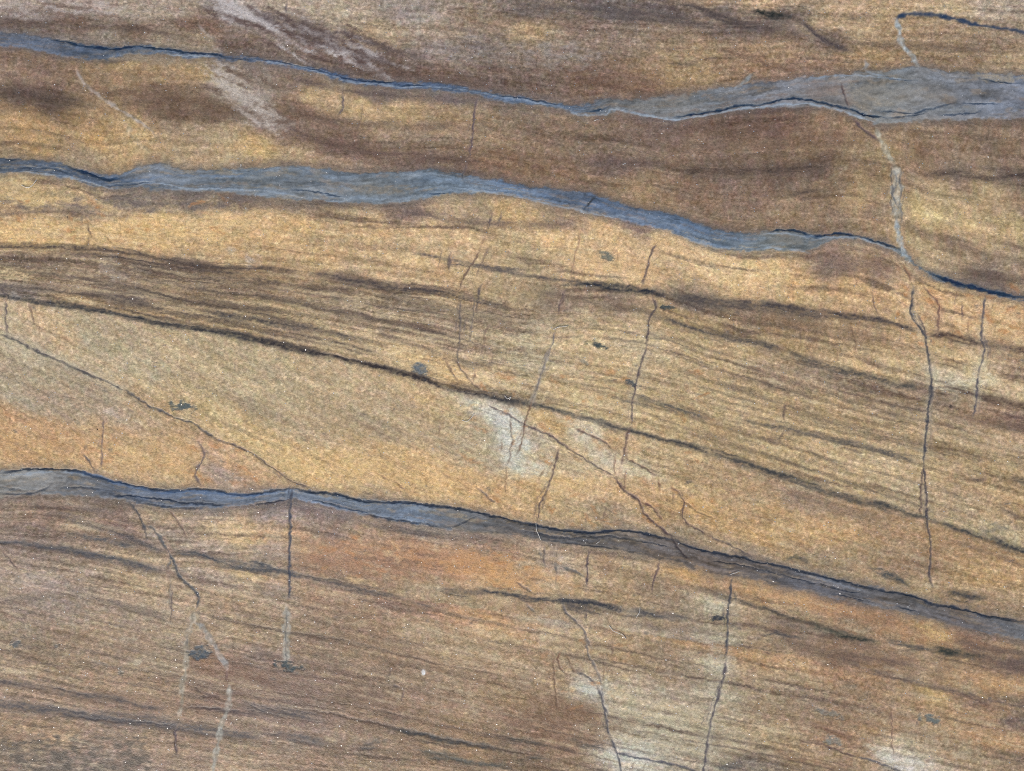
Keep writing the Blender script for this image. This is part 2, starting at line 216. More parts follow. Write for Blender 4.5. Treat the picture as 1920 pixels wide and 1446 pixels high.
def patch(x, y, rx, ry, ang, c, op=.8, soft=.55, k=3, rag=.5, holes=0.):
    """a stain or a lens with a ragged rim"""
    R = max(rx, ry) * 1.9 + 6
    sl = box(x - R, x + R, y - R, y + R)
    dx, dy = WX[sl] - x, WY[sl] - y; ca, sa = math.cos(math.radians(ang)), math.sin(math.radians(ang))
    u = (dx * ca + dy * sa) / rx; v = (-dx * sa + dy * ca) / ry
    d = np.sqrt(u * u + v * v) + rag * (fbm(X[sl] / (ry * .9 + 3), Y[sl] / (ry * .5 + 2), 3, k) - .5) * 2.0 + .5 * rag * (fbm(X[sl] / 7, Y[sl] / 4, 2, k + 1) - .5)
    if holes: op = op * (1 - holes + holes * ss(.36, .60, fbm(u * rx / 16, v * ry / 5, 3, k + 2)))
    a = op * ss(1 + soft, 1 - soft, d) * np.clip(.30 + 1.4 * GN[sl], 0, 1.25)
    lay(sl, np.clip(a, 0, 1), c); return sl, a, d

def poly_dist(P, sl):
    x, y = WX[sl], WY[sl]
    best = np.full(x.shape, 1e9, np.float32); arc = np.zeros(x.shape, np.float32); L = 0.0
    for (x0, y0), (x1, y1) in zip(P[:-1], P[1:]):
        ex, ey = x1 - x0, y1 - y0; l2 = ex * ex + ey * ey + 1e-9; l = math.sqrt(l2)
        t = np.clip(((x - x0) * ex + (y - y0) * ey) / l2, 0, 1)
        d = np.hypot(x - x0 - t * ex, y - y0 - t * ey)
        m = d < best; best = np.where(m, d, best); arc = np.where(m, L + t * l, arc); L += l
    return best, arc, L

def crack(pts, w=3.0, c=(78, 66, 76), op=.85, part='fracture', soft=1.9, depth=1.0, halo=None, k=1, cut=.16, taper=14, brk=.55, raw=False):
    P = catmull(pts, 5.0)
    M = 30
    sl = box(P[:, 0].min() - M, P[:, 0].max() + M, P[:, 1].min() - M, P[:, 1].max() + M)
    d, arc, L = poly_dist(P, sl)
    tp = ss(-1, taper, arc) * ss(-1, taper, L - arc)
    wn_ = w * (.86 if part == 'fracture' else 1.) * (.35 + .65 * tp) * np.clip(.25 + 1.5 * fbm(arc / 11, arc * 0 + k * 3.1, 2, k), .3, 1.9)
    if halo:
        hc, hw, ho = halo
        lay(sl, ho * np.exp(-(d / hw) ** 2) * (.3 + 1.2 * fbm(X[sl] / 14, Y[sl] / 14, 2, 5)) * tp, hc)
    prof = ss(wn_ / 2 + soft, np.maximum(wn_ / 2 - soft, -.6), d)
    b = 1 - .6 * brk + .6 * brk * ss(.28, .62, fbm(arc / 9, d / 5 + k, 2, k + 1))
    a = min(op * (1.25 if part == 'fracture' else 1.2), 1) * prof * b * (.45 + .55 * tp) * (np.clip(.55 + 1.25 * GN[sl], 0, 1.25) if not raw else 1)
    lay(sl, np.clip(a, 0, 1), c, raw)
    H[sl] -= depth * prof * tp
    AUX[sl + (0,)] *= 1 - .45 * prof
    if part:
        pid = new_part(part, 'fill')
        o = OWN[sl]; o[(prof * tp) > cut] = pid
        if part == 'fracture' and L > 30:
            for q in range(2 if L < 90 else 4):  # finer breaks beside it
                i0 = int(SR.uniform(0, .7) * len(P)); i1 = min(len(P) - 1, i0 + max(3, int(SR.uniform(.12, .4) * len(P))))
                ox, oy = SR.uniform(-9, 9), SR.uniform(-5, 5); tw = SR.uniform(-.25, .25)
                Q = P[i0:i1 + 1:3] + [ox, oy]; Q = Q + np.column_stack([(Q[:, 1] - Q[0, 1]) * tw, (Q[:, 0] - Q[0, 0]) * tw * .4])
                if len(Q) > 2: crack([tuple(v) for v in Q], SR.uniform(1.2, 2.0), c, op * SR.uniform(.35, .65), None, 1.5, .2, None, int(SR.integers(0, 6)), .16, 10, .9)
    return sl, d, arc, L

SR = np.random.default_rng(21)
def seam(pts, w=6, c=(72, 68, 74), op=.75, part='dark_seam', up=1.0, k=2, cut=.42, brk=.6, grain=.9):
    """dark lamina lying in the bedding, soft rims; w may be one width or a list along the line"""
    P = np.array(pts, float); f = yline(pts)
    x0, x1 = P[0, 0], P[-1, 0]
    x0 = -2600 if x0 <= 3 else x0; x1 = 4600 if x1 >= 1912 else x1
    W = np.max(w) * 3 + 16
    lo, hi = P[:, 1].min(), P[:, 1].max()
    if x0 < -100: lo -= 300
    if x1 > 2000: hi += 400
    sl = box(x0 - 12, x1 + 12, lo - W, hi + W)
    gxs = GX[sl[1]]
    sm = np.convolve(np.pad(f(gxs), 2, 'edge'), np.ones(5) / 5, 'valid')
    yc = np.interp(WX[sl], gxs, sm)
    sg = (WY[sl] - yc) * .97
    wl = np.interp(WX[sl], np.linspace(P[0, 0], P[-1, 0], len(w)), w) if np.ndim(w) else w
    wl = wl * (.55 + .9 * fbm(X[sl] / 45, Y[sl] / 60, 2, k))
    te = min(34., .28 * (x1 - x0)); tp = ss(x0 - 8, x0 + te, X[sl]) * ss(x1 + 8, x1 - te, X[sl])
    sgn = np.where(sg < 0, sg * up, sg / up)
    prof = np.exp(-(sgn / wl) ** 2) * tp
    b = 1 - brk + brk * ss(.25, .70, fbm(X[sl] / 24, sg / 3.2 + 40, 3, k + 2))
    g = np.clip(.30 + 1.5 * GN[sl], 0, 1.3)
    lay(sl, np.clip(op * 1.15 * prof * b * g, 0, .97), tuple(v - 6 for v in c))
    if part:
        pid = new_part(part, 'seam')
        o = OWN[sl]; o[prof > cut] = pid
        for q in range(3):                       # thin laminae that leave and rejoin the seam
            xa = max(P[0, 0], -40); xb = min(P[-1, 0], 1960); ln = xb - xa
            u0 = xa - 20 + SR.uniform(0, .5) * ln; u1 = u0 + SR.uniform(.35, .75) * ln
            o0, o1 = SR.uniform(-11, 13), SR.uniform(-11, 13)
            xs = np.linspace(u0, u1, 7); ys = f(xs) + o0 + (o1 - o0) * np.linspace(0, 1, 7)
            seam(list(zip(xs, ys)), SR.uniform(1.4, 2.6), c, SR.uniform(.3, .6), None, 1., int(SR.integers(0, 6)))
    H[sl] -= .25 * prof

def vein(fT, fB, cols, name='clay_vein', op=.93, rag=4.2, k=1, depth=1.3):
    """a grey-blue clay vein between two wandering edges; cols = [(x, sRGB), ...] along it"""
    sl = box(-2600, 4600, min(fT(GX[0]), fT(-50), fT(800)) - 60, max(fB(4600), fB(1900)) + 60)
    gxs = GX[sl[1]]
    yt = np.interp(WX[sl], gxs, fT(gxs)); yb = np.interp(WX[sl], gxs, fB(gxs))
    r = rag * (fbm(X[sl] / 12, Y[sl] / 6, 3, k) - .5) * 2 + 2.2 * (fbm(X[sl] / 40, Y[sl] / 12, 2, k + 2) - .5) * 2 + 2.4 * (GN[sl] - .5)
    dt = WY[sl] - yt + r; db = yb - WY[sl] + r
    ins = ss(-2.4, 2.6, dt) * ss(-2.4, 2.6, db)
    cx = np.array([q[0] for q in cols], float); cc = np.array([q[1] for q in cols], float) / 255
    base = np.stack([np.interp(X[sl], cx, cc[:, i]) for i in range(3)], -1) * np.array((.96, .965, .965))
    v = (WY[sl] - yt) / np.maximum(yb - yt, 5)
    st = fbm(X[sl] / 70, v * 5 + X[sl] / 900, 3, k + 1) - .5
    st2 = fbm(X[sl] / 34, (v * 17 + fbm(X[sl] / 60, v * 3, 2, k) * 3), 3, k + 4) - .5
    bl = fbm(X[sl] / 55, v * 4, 3, k + 6) - .5
    gg = fbm(X[sl] / 6, Y[sl] / 4.5, 2, k + 2) - .5
    base = base * (1 + .40 * st + .40 * st2 + .26 * gg)[..., None] * (1 + bl[..., None] * np.array((-.12, -.02, .09), np.float32))
    a = op * ins * (1 - .34 * ss(.54, .72, fbm(X[sl] / 30, v * 9, 3, k + 5)))
    COL[sl] += (base - COL[sl]) * a[..., None]
    halo = np.exp(-(np.minimum(np.minimum(dt, db), 0) / 10.0) ** 2) * (1 - ins) * .55 * (.4 + fbm(X[sl] / 18, Y[sl] / 10, 2, k))
    lay(sl, halo, (92, 86, 88))
    H[sl] += .5 * depth * ss(-1.5, 4, dt) * ss(-1.5, 6, db)
    AUX[sl + (0,)] *= 1 - .35 * ins
    AUX[sl + (1,)] += .08 * ins
    pid = new_part(name, 'clay'); VEINS.append(pid)
    NOTE[pid] = ('uppermost grey blue vein, widening towards the top right', 'second grey blue vein, thinning to a dark line', 'lowest grey vein, running right across below the pale wedge')[len(VEINS) - 1]
    o = OWN[sl]; o[ins > .5] = pid
    return sl, dt, db, ins

def line(pts, w, c, op, k=1, name='stringer', depth=0., brk=.45, soft=1.5, taper=26):
    """a line in a vein: stringers, plus edge shade and lit edges painted as colour, no part of its own"""
    mx, my = pts[len(pts) // 2]
    v = VEINS[int(np.argmin([abs(my - (float(a(mx)) + float(b(mx))) / 2) for a, b in ((V1T, V1B), (V2T, V2B), (V3T, V3B))]))]
    crack(pts, w, c, op, name, soft, depth, None, k, .42, taper, brk, True); PARENT[len(PARTS) - 1] = v

# ------------------------------------------------------------------ soft stains and pale crystal patches
for p in [(720,1042,170,26,7,(176,116,74),.5),(930,1068,120,28,12,(190,126,70),.55),(660,1062,110,16,6,(160,106,76),.4),(560,1290,150,34,8,(106,80,68),.45),(440,1262,70,24,14,(120,84,64),.45),(1050,1352,90,34,10,(112,80,58),.5),(1600,1225,150,22,13,(116,88,70),.4),(1700,1176,160,18,14,(160,108,68),.5),(1480,1118,120,14,13,(186,132,82),.45),(1860,1240,80,26,12,(100,80,72),.45),(300,1320,200,14,6,(132,98,76),.35),(760,1230,140,30,10,(128,98,74),.3),(1420,260,200,30,2,(112,86,74),.35),(1180,150,90,14,4,(122,90,70),.4),(330,195,120,22,6,(106,82,66),.4)]:
    patch(*p[:7], .6, int(p[0]) % 7, 1.0, .5)
tl = np.random.default_rng(5)
for i in range(110):           # mauve grains strewn in slanting streaks, upper left
    u_ = tl.random(); x = 405 + 330 * u_ + tl.normal(0, 16); y = 12 + 108 * u_ + tl.normal(0, 15)
    m_ = tl.random() < .62
    patch(x, y, tl.uniform(14, 44), tl.uniform(2.2, 6), 24 + tl.normal(0, 9), (172, 162, 162) if m_ else (88, 70, 68), tl.uniform(.35, .8), .55, i % 7, 1.2, .6)
for i in range(60):
    x = 400 + 135 * tl.random(); y = 120 + .9 * (x - 400) + tl.normal(0, 20)
    patch(x, y, tl.uniform(12, 34), tl.uniform(2.2, 6), 24 + tl.normal(0, 14), (170, 156, 146) if tl.random() < .6 else (104, 84, 72), tl.uniform(.4, .8), .5, i % 7, 1.2, .6)
for i in range(30):
    patch(tl.uniform(0, 200), tl.uniform(0, 36), tl.uniform(10, 34), tl.uniform(2, 5), tl.normal(6, 6), (166, 152, 148) if tl.random() < .6 else (116, 94, 84), tl.uniform(.3, .7), .5, i % 7, 1.2, .6)
for p in [(1000,100,110,20,6,(138,130,130),.35),(860,92,90,16,6,(146,138,138),.35),(1500,60,60,10,20,(130,116,112),.3),
          (962,815,24,52,5,(196,198,186),.72),(940,780,30,14,20,(196,192,176),.5),(1010,872,40,14,-12,(198,194,172),.5),(1120,850,55,20,30,(202,188,162),.45),(1090,815,38,12,28,(200,186,160),.4),
          (1190,1412,46,20,16,(190,192,180),.62),(1110,1290,26,22,40,(180,178,168),.6),(1250,1360,90,50,5,(166,154,124),.4),(1345,1240,20,60,8,(178,172,150),.5),(1330,1400,26,60,8,(172,160,132),.4),
          (1670,1420,50,14,26,(190,184,170),.6),(1690,1436,44,8,26,(208,206,204),.75),(1740,1390,60,20,10,(172,156,126),.35),
          (25,556,26,9,10,(196,190,176),.6),(40,655,60,16,28,(182,172,142),.4),(140,690,70,20,28,(168,158,126),.35),(1820,715,60,12,-8,(205,196,168),.55),(1000,650,26,70,12,(178,164,130),.4),(1210,660,22,60,6,(186,170,138),.4),
          (475,490,18,16,20,(168,158,154),.6),(440,470,28,8,12,(158,146,136),.5),(205,500,22,30,10,(150,138,122),.4),(250,545,26,30,20,(158,146,130),.35),
          (200,772,50,12,12,(190,172,160),.4),(520,1035,40,20,8,(158,140,128),.3),(70,1085,80,22,6,(172,154,144),.35),(265,1240,36,8,-8,(190,182,150),.5),(240,1196,20,5,5,(186,178,148),.5),(1015,1165,40,18,6,(184,172,144),.5),
          (1280,150,60,16,-8,(172,138,90),.4),(430,418,40,20,6,(214,172,112),.5),(300,440,90,26,4,(214,168,104),.4),(90,432,90,22,2,(216,172,112),.4),(40,372,36,9,4,(200,162,104),.6),(110,372,26,8,4,(200,160,104),.6),(160,380,12,9,0,(198,156,100),.6),(25,352,30,8,6,(190,158,108),.5),
          (1370,505,80,20,24,(220,182,134),.45),(1240,470,60,18,6,(214,172,120),.35),(1150,500,70,22,6,(206,158,104),.3),
          (440,1000,40,14,6,(200,164,116),.55),(1755,1187,22,9,12,(196,160,98),.55),(1870,1285,70,24,10,(176,130,80),.3),(930,1065,60,24,14,(188,134,80),.45),(985,1098,40,18,10,(190,142,92),.4),(1285,1072,40,14,12,(192,142,84),.5),
          (70,828,90,30,0,(188,138,86),.4),(290,862,60,24,4,(196,150,92),.4),(640,882,120,22,10,(204,160,98),.4),(810,895,90,24,12,(204,158,96),.35),(1050,905,50,26,10,(202,158,98),.4),(1060,792,26,10,20,(170,120,66),.5),(1310,950,50,20,12,(192,144,84),.35),
          (840,690,34,18,40,(206,160,100),.6),(790,675,40,14,14,(202,160,104),.4),
          (700,1050,90,16,6,(150,108,82),.3),(830,1035,80,14,8,(166,116,80),.4)]:
    x, y, rx, ry, an, c, op = p
    q = .78 if min(c) > 130 else 1.05
    patch(x, y, rx * q, ry * q, an, c, op * (.76 if q < 1 else 1.05), .42, int(x) % 7, 1.4, .85)
# dark mottles: lower left corner and a ragged line of nodules under the second vein
rr = np.random.default_rng(3)
for i in range(190):
    x, y = rr.uniform(-20, 280), 1462 - 84 * rr.random() ** 1.3
    patch(x, y, rr.uniform(4, 11), rr.uniform(2.5, 5), rr.uniform(-10, 25), (80, 73, 68), rr.uniform(.35, .75), .5, i % 7, .7)
for i in range(40):
    x = rr.uniform(0, 470); y = 388 + 6 * math.sin(x / 40) + rr.uniform(-8, 10) - 6
    patch(x, y, rr.uniform(6, 16), rr.uniform(2.5, 5), rr.uniform(-8, 12), (104, 92, 90), rr.uniform(.3, .6), .6, i % 7, .7)
for i in range(220):          # sparse dark mineral flecks
    x, y = rr.uniform(-40, 1960), rr.uniform(560, 1440)
    patch(x, y, rr.uniform(2, 6), rr.uniform(1.4, 2.6), rr.uniform(0, 24), (92, 86, 84), rr.uniform(.25, .6), .6, i % 7, .6)
for i in range(150):          # pale laminae fragments
    x, y = rr.uniform(-40, 1960), rr.uniform(470, 1440)
    patch(x, y, rr.uniform(10, 34), rr.uniform(1.6, 4), (rr.uniform(12, 17) if x > 900 or y > 1050 else rr.uniform(6, 12)), (188, 168, 128), rr.uniform(.2, .5), .6, i % 7, .8)

for i in range(75):           # light laminae between the two main seams, left half
    x = rr.uniform(120, 920); y0, y1 = float(S1(x)) + 12, float(D2(x)) - 8
    patch(x, rr.uniform(y0, y1), rr.uniform(22, 70), rr.uniform(2.0, 4.6), rr.uniform(6, 13), (198, 170, 124), rr.uniform(.3, .65), .5, i % 7, .9, .5)
for i in range(70):           # and in the lower bed
    x = rr.uniform(-20, 1940); y0, y1 = float(B1(x)) + 12, float(B1(x)) + 230
    patch(x, rr.uniform(y0, y1), rr.uniform(22, 60), rr.uniform(1.8, 4.0), rr.uniform(10, 14), (184, 160, 122), rr.uniform(.25, .55), .5, i % 7, .9, .5)
for (xa, xb, ya, yb, n) in ((880, 1340, 690, 990, 95), (0, 470, 372, 455, 40), (1680, 1915, 540, 650, 45), (1010, 1180, 1180, 1330, 22), (120, 480, 800, 905, 30), (560, 1060, 1005, 1105, 40)):
    for i in range(n):        # iron staining in small ragged flecks
        patch(rr.uniform(xa, xb), rr.uniform(ya, yb), rr.uniform(4, 18), rr.uniform(1.8, 5), rr.uniform(-20, 60), (176, 108, 54) if rr.random() < .6 else (216, 176, 120), rr.uniform(.25, .6), .55, i % 7, 1.2, .5)
# faint laminae (no part of their own)
def lam(pts, w, op, c=(88, 76, 74), k=1): seam(pts, w, c, op, None, 1.0, k)
for p in [([(0,42),(150,46),(260,52),(390,80)],9,.5,(88,72,68)),([(470,24),(548,42),(652,65),(717,86),(800,110)],10,.55,(86,74,78)),([(540,60),(640,85),(700,110),(760,128)],10,.5,(84,70,72)),([(640,130),(780,140),(900,160),(960,172)],7,.45,(90,72,66)),
          ([(960,16),(1060,14),(1158,20),(1236,30),(1330,46)],11,.5,(84,76,80)),([(1106,26),(1158,31),(1236,40),(1315,47),(1370,52)],5,.4,(84,76,78)),([(1080,150),(1140,160),(1200,172),(1260,178)],6,.5,(96,74,64)),([(1250,118),(1310,121)],3,.7,(70,66,66)),([(1340,90),(1400,104),(1445,124),(1500,134)],5,.4,(100,76,66)),
          ([(1587,34),(1634,31)],6,.5,(100,86,78)),([(1620,80),(1720,86),(1860,92)],9,.35,(100,84,74)),([(1420,50),(1470,60),(1510,72)],12,.5,(84,72,74)),
          ([(0,172),(60,178),(130,190),(180,196)],14,.45,(82,70,68)),([(0,205),(90,208),(150,196)],7,.35,(86,72,66)),([(290,180),(400,190),(480,215)],12,.3,(92,74,62)),([(520,205),(600,222),(720,232),(860,238)],7,.35,(96,80,78)),([(520,238),(600,262),(700,286),(800,298),(900,300)],12,.5,(92,74,72)),([(540,144),(640,170),(760,180),(900,192)],6,.5,(92,80,84)),
          ([(1270,322),(1345,320),(1420,322),(1485,318),(1537,312),(1576,300)],10,.6,(76,66,66)),([(1472,365),(1537,357)],6,.6,(80,70,68)),([(1100,300),(1180,306),(1260,300)],8,.4,(92,78,80)),([(1727,328),(1785,324),(1863,335),(1915,328)],7,.7,(76,66,68)),([(1760,450),(1830,470),(1915,490)],6,.35,(100,84,74)),([(1210,345),(1300,360)],3,.4,(90,76,78)),
          ([(1760,515),(1850,516),(1915,530)],12,.45,(90,76,74)),([(1520,492),(1580,496),(1680,505)],14,.35,(96,78,80)),
          ([(740,398),(800,400),(850,412),(960,420),(1080,422)],7,.55,(96,82,84)),([(0,400),(90,396),(190,394)],4,.5,(110,92,84)),([(470,380),(560,386),(700,382),(780,388)],10,.4,(98,86,84)),
          ([(470,505),(560,500),(640,520)],8,.3,(130,100,70)),([(560,534),(626,542),(690,550)],5,.6,(90,78,76)),([(700,552),(790,566),(870,586),(960,600)],6,.5,(94,84,80)),
          ([(0,536),(80,542),(160,548),(240,560),(300,578)],7,.55,(86,78,80)),([(220,528),(320,548),(420,565),(520,590)],5,.45,(98,84,74)),([(380,585),(470,597),(560,612),(640,628),(690,645)],8,.7,(80,76,80)),([(470,548),(560,566),(640,590),(760,606),(840,630)],5,.4,(104,90,82)),([(700,622),(770,644),(840,668)],5,.6,(92,76,72)),([(740,600),(800,615),(845,628)],5,.55,(98,78,70)),([(830,662),(880,682),(950,678)],6,.5,(88,80,80)),
          ([(480,676),(560,700),(650,720)],5,.25,(130,112,90)),([(300,480),(400,500),(470,503)],4,.5,(80,72,76)),([(350,500),(420,512),(470,515)],3,.4,(84,76,80)),
          ([(1000,545),(1080,560),(1180,580),(1260,600)],9,.45,(104,90,78)),([(1260,560),(1340,572),(1445,580),(1560,600)],12,.45,(84,78,78)),([(1440,600),(1560,616),(1680,640)],10,.3,(104,84,70)),
          ([(1190,616),(1280,642),(1380,668)],4,.35,(100,90,80)),([(1230,690),(1330,712),(1440,740)],4,.3,(104,92,78)),([(1320,700),(1420,716),(1540,744)],5,.3,(100,86,76)),
          ([(1600,742),(1680,762),(1740,770)],6,.4,(100,86,80)),([(1640,770),(1700,785),(1760,790)],5,.4,(104,92,84)),([(1760,780),(1840,790),(1915,800)],9,.45,(106,84,76)),([(1330,855),(1420,850)],3,.3,(100,86,76)),([(1425,820),(1463,824)],4,.5,(96,80,76)),([(1506,842),(1576,876),(1607,894)],4,.5,(98,84,76)),([(1240,880),(1320,900),(1420,918)],4,.3,(120,96,70)),
          ([(1821,897),(1847,901)],4,.6,(90,76,76)),([(1886,894),(1915,901)],4,.75,(66,64,72)),([(1760,810),(1840,830),(1915,845)],4,.3,(104,90,80)),([(1460,920),(1560,950),(1680,985)],12,.3,(98,84,80)),([(1780,1010),(1850,1034),(1915,1060)],5,.4,(104,84,74)),
          ([(560,760),(620,790),(700,830)],6,.3,(124,100,80)),([(640,775),(720,815),(800,850)],4,.35,(124,98,76)),([(300,690),(420,740),(500,790)],5,.2,(124,106,84)),([(0,700),(80,735),(160,750)],4,.3,(118,100,84)),
          ([(470,955),(540,945),(620,965),(700,985),(780,1000),(870,1010)],5,.45,(84,78,86)),([(720,985),(800,998),(860,1004)],4,.6,(78,72,80)),
          ([(40,945),(120,950),(230,962)],7,.45,(92,82,84)),([(78,962),(130,970),(195,991),(247,1009),(286,1027),(318,1038)],6,.6,(78,76,84)),
          ([(0,1128),(140,1110),(260,1140),(380,1168)],6,.35,(110,96,90)),([(160,1115),(240,1140),(330,1168)],4,.4,(96,86,86)),([(200,1208),(300,1230),(400,1255)],3,.35,(106,88,80)),([(170,1240),(230,1256)],3,.5,(84,80,84)),([(260,1250),(340,1268),(430,1290)],3,.35,(104,86,78)),
          ([(470,1215),(560,1240),(660,1250),(740,1270)],8,.3,(100,84,80)),([(440,1240),(500,1280),(580,1300)],18,.12,(104,80,72)),
          ([(800,1140),(880,1160),(980,1180)],3,.4,(96,80,72)),([(850,1192),(900,1208),(970,1225)],3,.4,(100,82,72)),([(760,1290),(830,1308),(900,1330)],3,.35,(98,82,74)),
          ([(1160,1165),(1260,1178),(1362,1190)],6,.4,(104,90,84)),([(1240,1190),(1310,1204),(1400,1216),(1470,1230)],5,.45,(98,82,76)),([(1010,1205),(1100,1212),(1180,1222)],3,.3,(110,92,76)),
          ([(1440,1160),(1500,1174),(1560,1190)],6,.4,(96,86,84)),([(1460,1200),(1560,1226),(1700,1250)],9,.35,(98,82,76)),([(1560,1218),(1660,1240),(1720,1246)],5,.4,(96,78,76)),([(1540,1225),(1640,1248)],4,.4,(90,74,74)),([(1500,1350),(1580,1380),(1620,1392)],5,.4,(104,78,66)),([(1590,1344),(1680,1370),(1760,1380)],4,.3,(100,86,74)),
          ([(1440,1410),(1500,1424),(1560,1438)],5,.4,(112,80,62)),([(1800,1215),(1860,1235),(1915,1250)],14,.4,(90,76,76)),([(1780,1195),(1850,1215),(1915,1225)],8,.4,(92,80,78))]:
    lam(p[0], p[1], p[2], p[3], int(p[0][0][0]) % 6)

# thin laminae fanning between the two main seams
fan = np.random.default_rng(9)
for q, fr_ in enumerate(np.concatenate([np.linspace(.10, .92, 13), np.linspace(.12, .9, 12)])):
    xa = fan.uniform(0, 260) if q < 13 else fan.uniform(960, 1350); xb = xa + fan.uniform(330, 720)
    xs = np.linspace(xa, xb, 9); f2 = fr_ + fan.uniform(-.10, .16); ff = np.linspace(fr_, f2, 9)
    ys = S1(xs) + 6 + (D2(xs) - S1(xs) - 10) * ff
    lam(list(zip(xs, ys)), [fan.uniform(1.6, 3.2), fan.uniform(2.5, 5), fan.uniform(1.4, 3)], fan.uniform(.4, .75) * (.85 if q < 13 else .58), (80, 70, 70), q % 6)
for q in range(16):
    xa = fan.uniform(-20, 1300); xb = xa + fan.uniform(260, 620); xs = np.linspace(xa, xb, 7)
    y0 = float(B1(xa)) + fan.uniform(15, 250); ys = y0 + .20 * (xs - xa) + 3 * np.sin(xs / 60)
    lam(list(zip(xs, ys)), [1.5, fan.uniform(2, 3.6), 1.5], fan.uniform(.3, .6), (86, 72, 68), q % 6)
# ------------------------------------------------------------------ dark seams in the bedding (each its own part)
seam(D2P[:12], [5,6,6,5,5], (66,66,74), .85, k=1)
seam(D2P[8:21], [5,4,4,6,7,5], (62,58,68), .9, k=2)
seam(D2P[18:33], [5,5,4,5,5], (72,72,78), .8, k=3)
seam(D2P[29:], [5,6,6,5,6,7], (68,70,76), .8, k=4)
seam(D1P[:9], [6,5,4,6], (82,72,72), .8, k=1)
seam(D1P[8:], [5,8,7,5,4], (76,70,76), .75, k=5)
seam([(770,472),(835,485),(887,495),(965,511),(1002,519),(1054,527)], [3,4,5], (88,82,86), .7, k=2)
seam([(1050,526),(1106,534),(1158,540),(1210,545),(1262,553)], [5,7,6], (52,58,74), .95, k=3)
seam([(1255,553),(1341,566),(1420,570),(1472,576),(1524,583)], [11,9,6], (82,76,80), .75, k=4)
seam([(1420,563),(1472,574),(1524,581),(1576,592),(1628,597),(1680,607),(1732,626)], [4,5,6,5], (74,68,76), .8, k=1)
seam([(1732,626),(1785,631),(1837,643),(1915,657)], [4,6,6], (78,66,68), .8, k=2)
seam([(1223,589),(1262,605),(1315,620),(1367,636),(1420,645),(1472,659)], [4,6,6], (80,76,80), .75, k=3)
seam([(1472,659),(1524,680),(1576,693),(1628,706),(1680,722),(1732,728)], [8,7,6,6], (78,76,78), .75, k=5)
seam([(1760,722),(1798,733),(1863,749),(1915,762)], [5,6,8], (80,66,64), .8, k=2)
seam([(1171,743),(1236,756),(1289,773),(1341,788)], [3,4,4], (88,86,86), .7, k=1)
seam([(1380,788),(1420,794),(1472,803),(1524,816),(1576,827),(1628,837),(1667,850),(1727,866)], [3,4,5,5], (86,82,84), .72, k=4)
seam([(0,1016),(39,1017),(78,1025),(130,1032),(182,1044),(260,1059),(313,1072)], [4,6,7,6], (78,80,92), .75, k=1)
seam([(125,1000),(169,1009),(208,1016),(260,1024)], [4,4], (70,76,90), .8, k=2)
seam([(318,1038),(378,1040),(417,1056),(495,1069),(548,1076),(582,1086)], [5,7,6], (76,80,92), .75, k=3)
seam([(470,1051),(509,1064),(548,1076)], [6,4], (72,78,90), .7, k=6)
seam([(560,1080),(639,1096),(704,1112),(743,1119),(782,1132),(835,1145)], [4,4,4], (84,80,84), .65, k=4)
seam([(822,1106),(887,1113),(918,1111)], [2.5,3], (64,66,78), .8, k=5)
seam([(887,1101),(918,1110),(965,1116),(989,1121),(1041,1123),(1101,1130),(1145,1140),(1184,1147)], [3,4,5,7,6], (60,64,78), .9, k=1)
seam([(1175,1146),(1236,1153),(1276,1158),(1310,1160)], [5,5,3], (84,82,88), .7, k=2)
seam([(1058,1134),(1101,1145),(1132,1156)], [3,3], (72,70,78), .8, k=3)
seam([(1302,1104),(1354,1118),(1393,1129),(1445,1144),(1472,1156),(1524,1172)], [3,4,5], (78,74,74), .75, k=4)
seam([(1515,1170),(1576,1190),(1615,1199),(1649,1205)], [5,5,5], (58,64,66), .9, k=5)
seam([(1662,1203),(1706,1212),(1759,1220)], [4,3], (82,80,82), .7, k=6)
seam([(1745,1217),(1798,1226),(1850,1235)], [5,6,4], (60,66,68), .88, k=1)
seam([(1446,1187),(1509,1198)], [3,2.5], (78,74,82), .7, k=2)
seam([(1576,1239),(1615,1250),(1680,1270),(1732,1284),(1811,1299),(1850,1312),(1915,1325)], [4,5,3,4], (98,84,80), .6, k=3)
seam([(0,1278),(52,1286),(104,1297),(156,1304),(221,1310),(260,1323),(313,1330)], [4,6,5], (80,74,80), .75, k=4)
seam([(355,1322),(404,1330),(456,1338),(500,1342)], [4,5], (84,74,78), .7, k=5)
seam([(0,1320),(52,1326),(104,1333),(156,1341),(208,1349),(260,1351),(326,1359),(391,1369),(443,1377),(495,1383)], [9,10,10,8], (78,76,86), .82, k=1)
seam([(352,1289),(391,1302),(422,1315)], [3,3], (86,70,72), .7, k=2)
seam([(440,1318),(509,1333),(574,1343),(600,1352)], [7,8,6], (78,76,86), .7, k=3)
seam([(495,1374),(574,1384),(631,1398)], [6,5], (84,80,88), .65, k=4)
seam([(725,1366),(769,1373),(809,1381),(835,1390),(887,1395),(939,1408)], [4,4,5,3], (74,76,82), .78, k=5)
seam([(678,1395),(706,1392),(730,1386)], [6,4], (78,80,86), .7, k=6)
seam([(782,1411),(835,1416),(874,1430),(965,1440)], [5,7,5], (74,78,80), .78, k=1)
seam([(955,1386),(985,1390),(1020,1395)], [5,4], (78,78,78), .7, k=2)
seam([(990,1420),(1034,1425)], [3,3], (80,78,78), .6, k=3)
seam([(1067,1382),(1106,1398),(1143,1406)], [3,3.5], (74,72,76), .85, k=4)
seam([(1350,1441),(1393,1434)], [6,5], (76,80,86), .75, k=5)
seam([(1276,3),(1341,27),(1393,46),(1445,58)], [6,8,7], (80,72,76), .7, k=6)
seam([(1408,20),(1445,27),(1490,34)], [5,4.5], (52,58,64), .95, k=1)
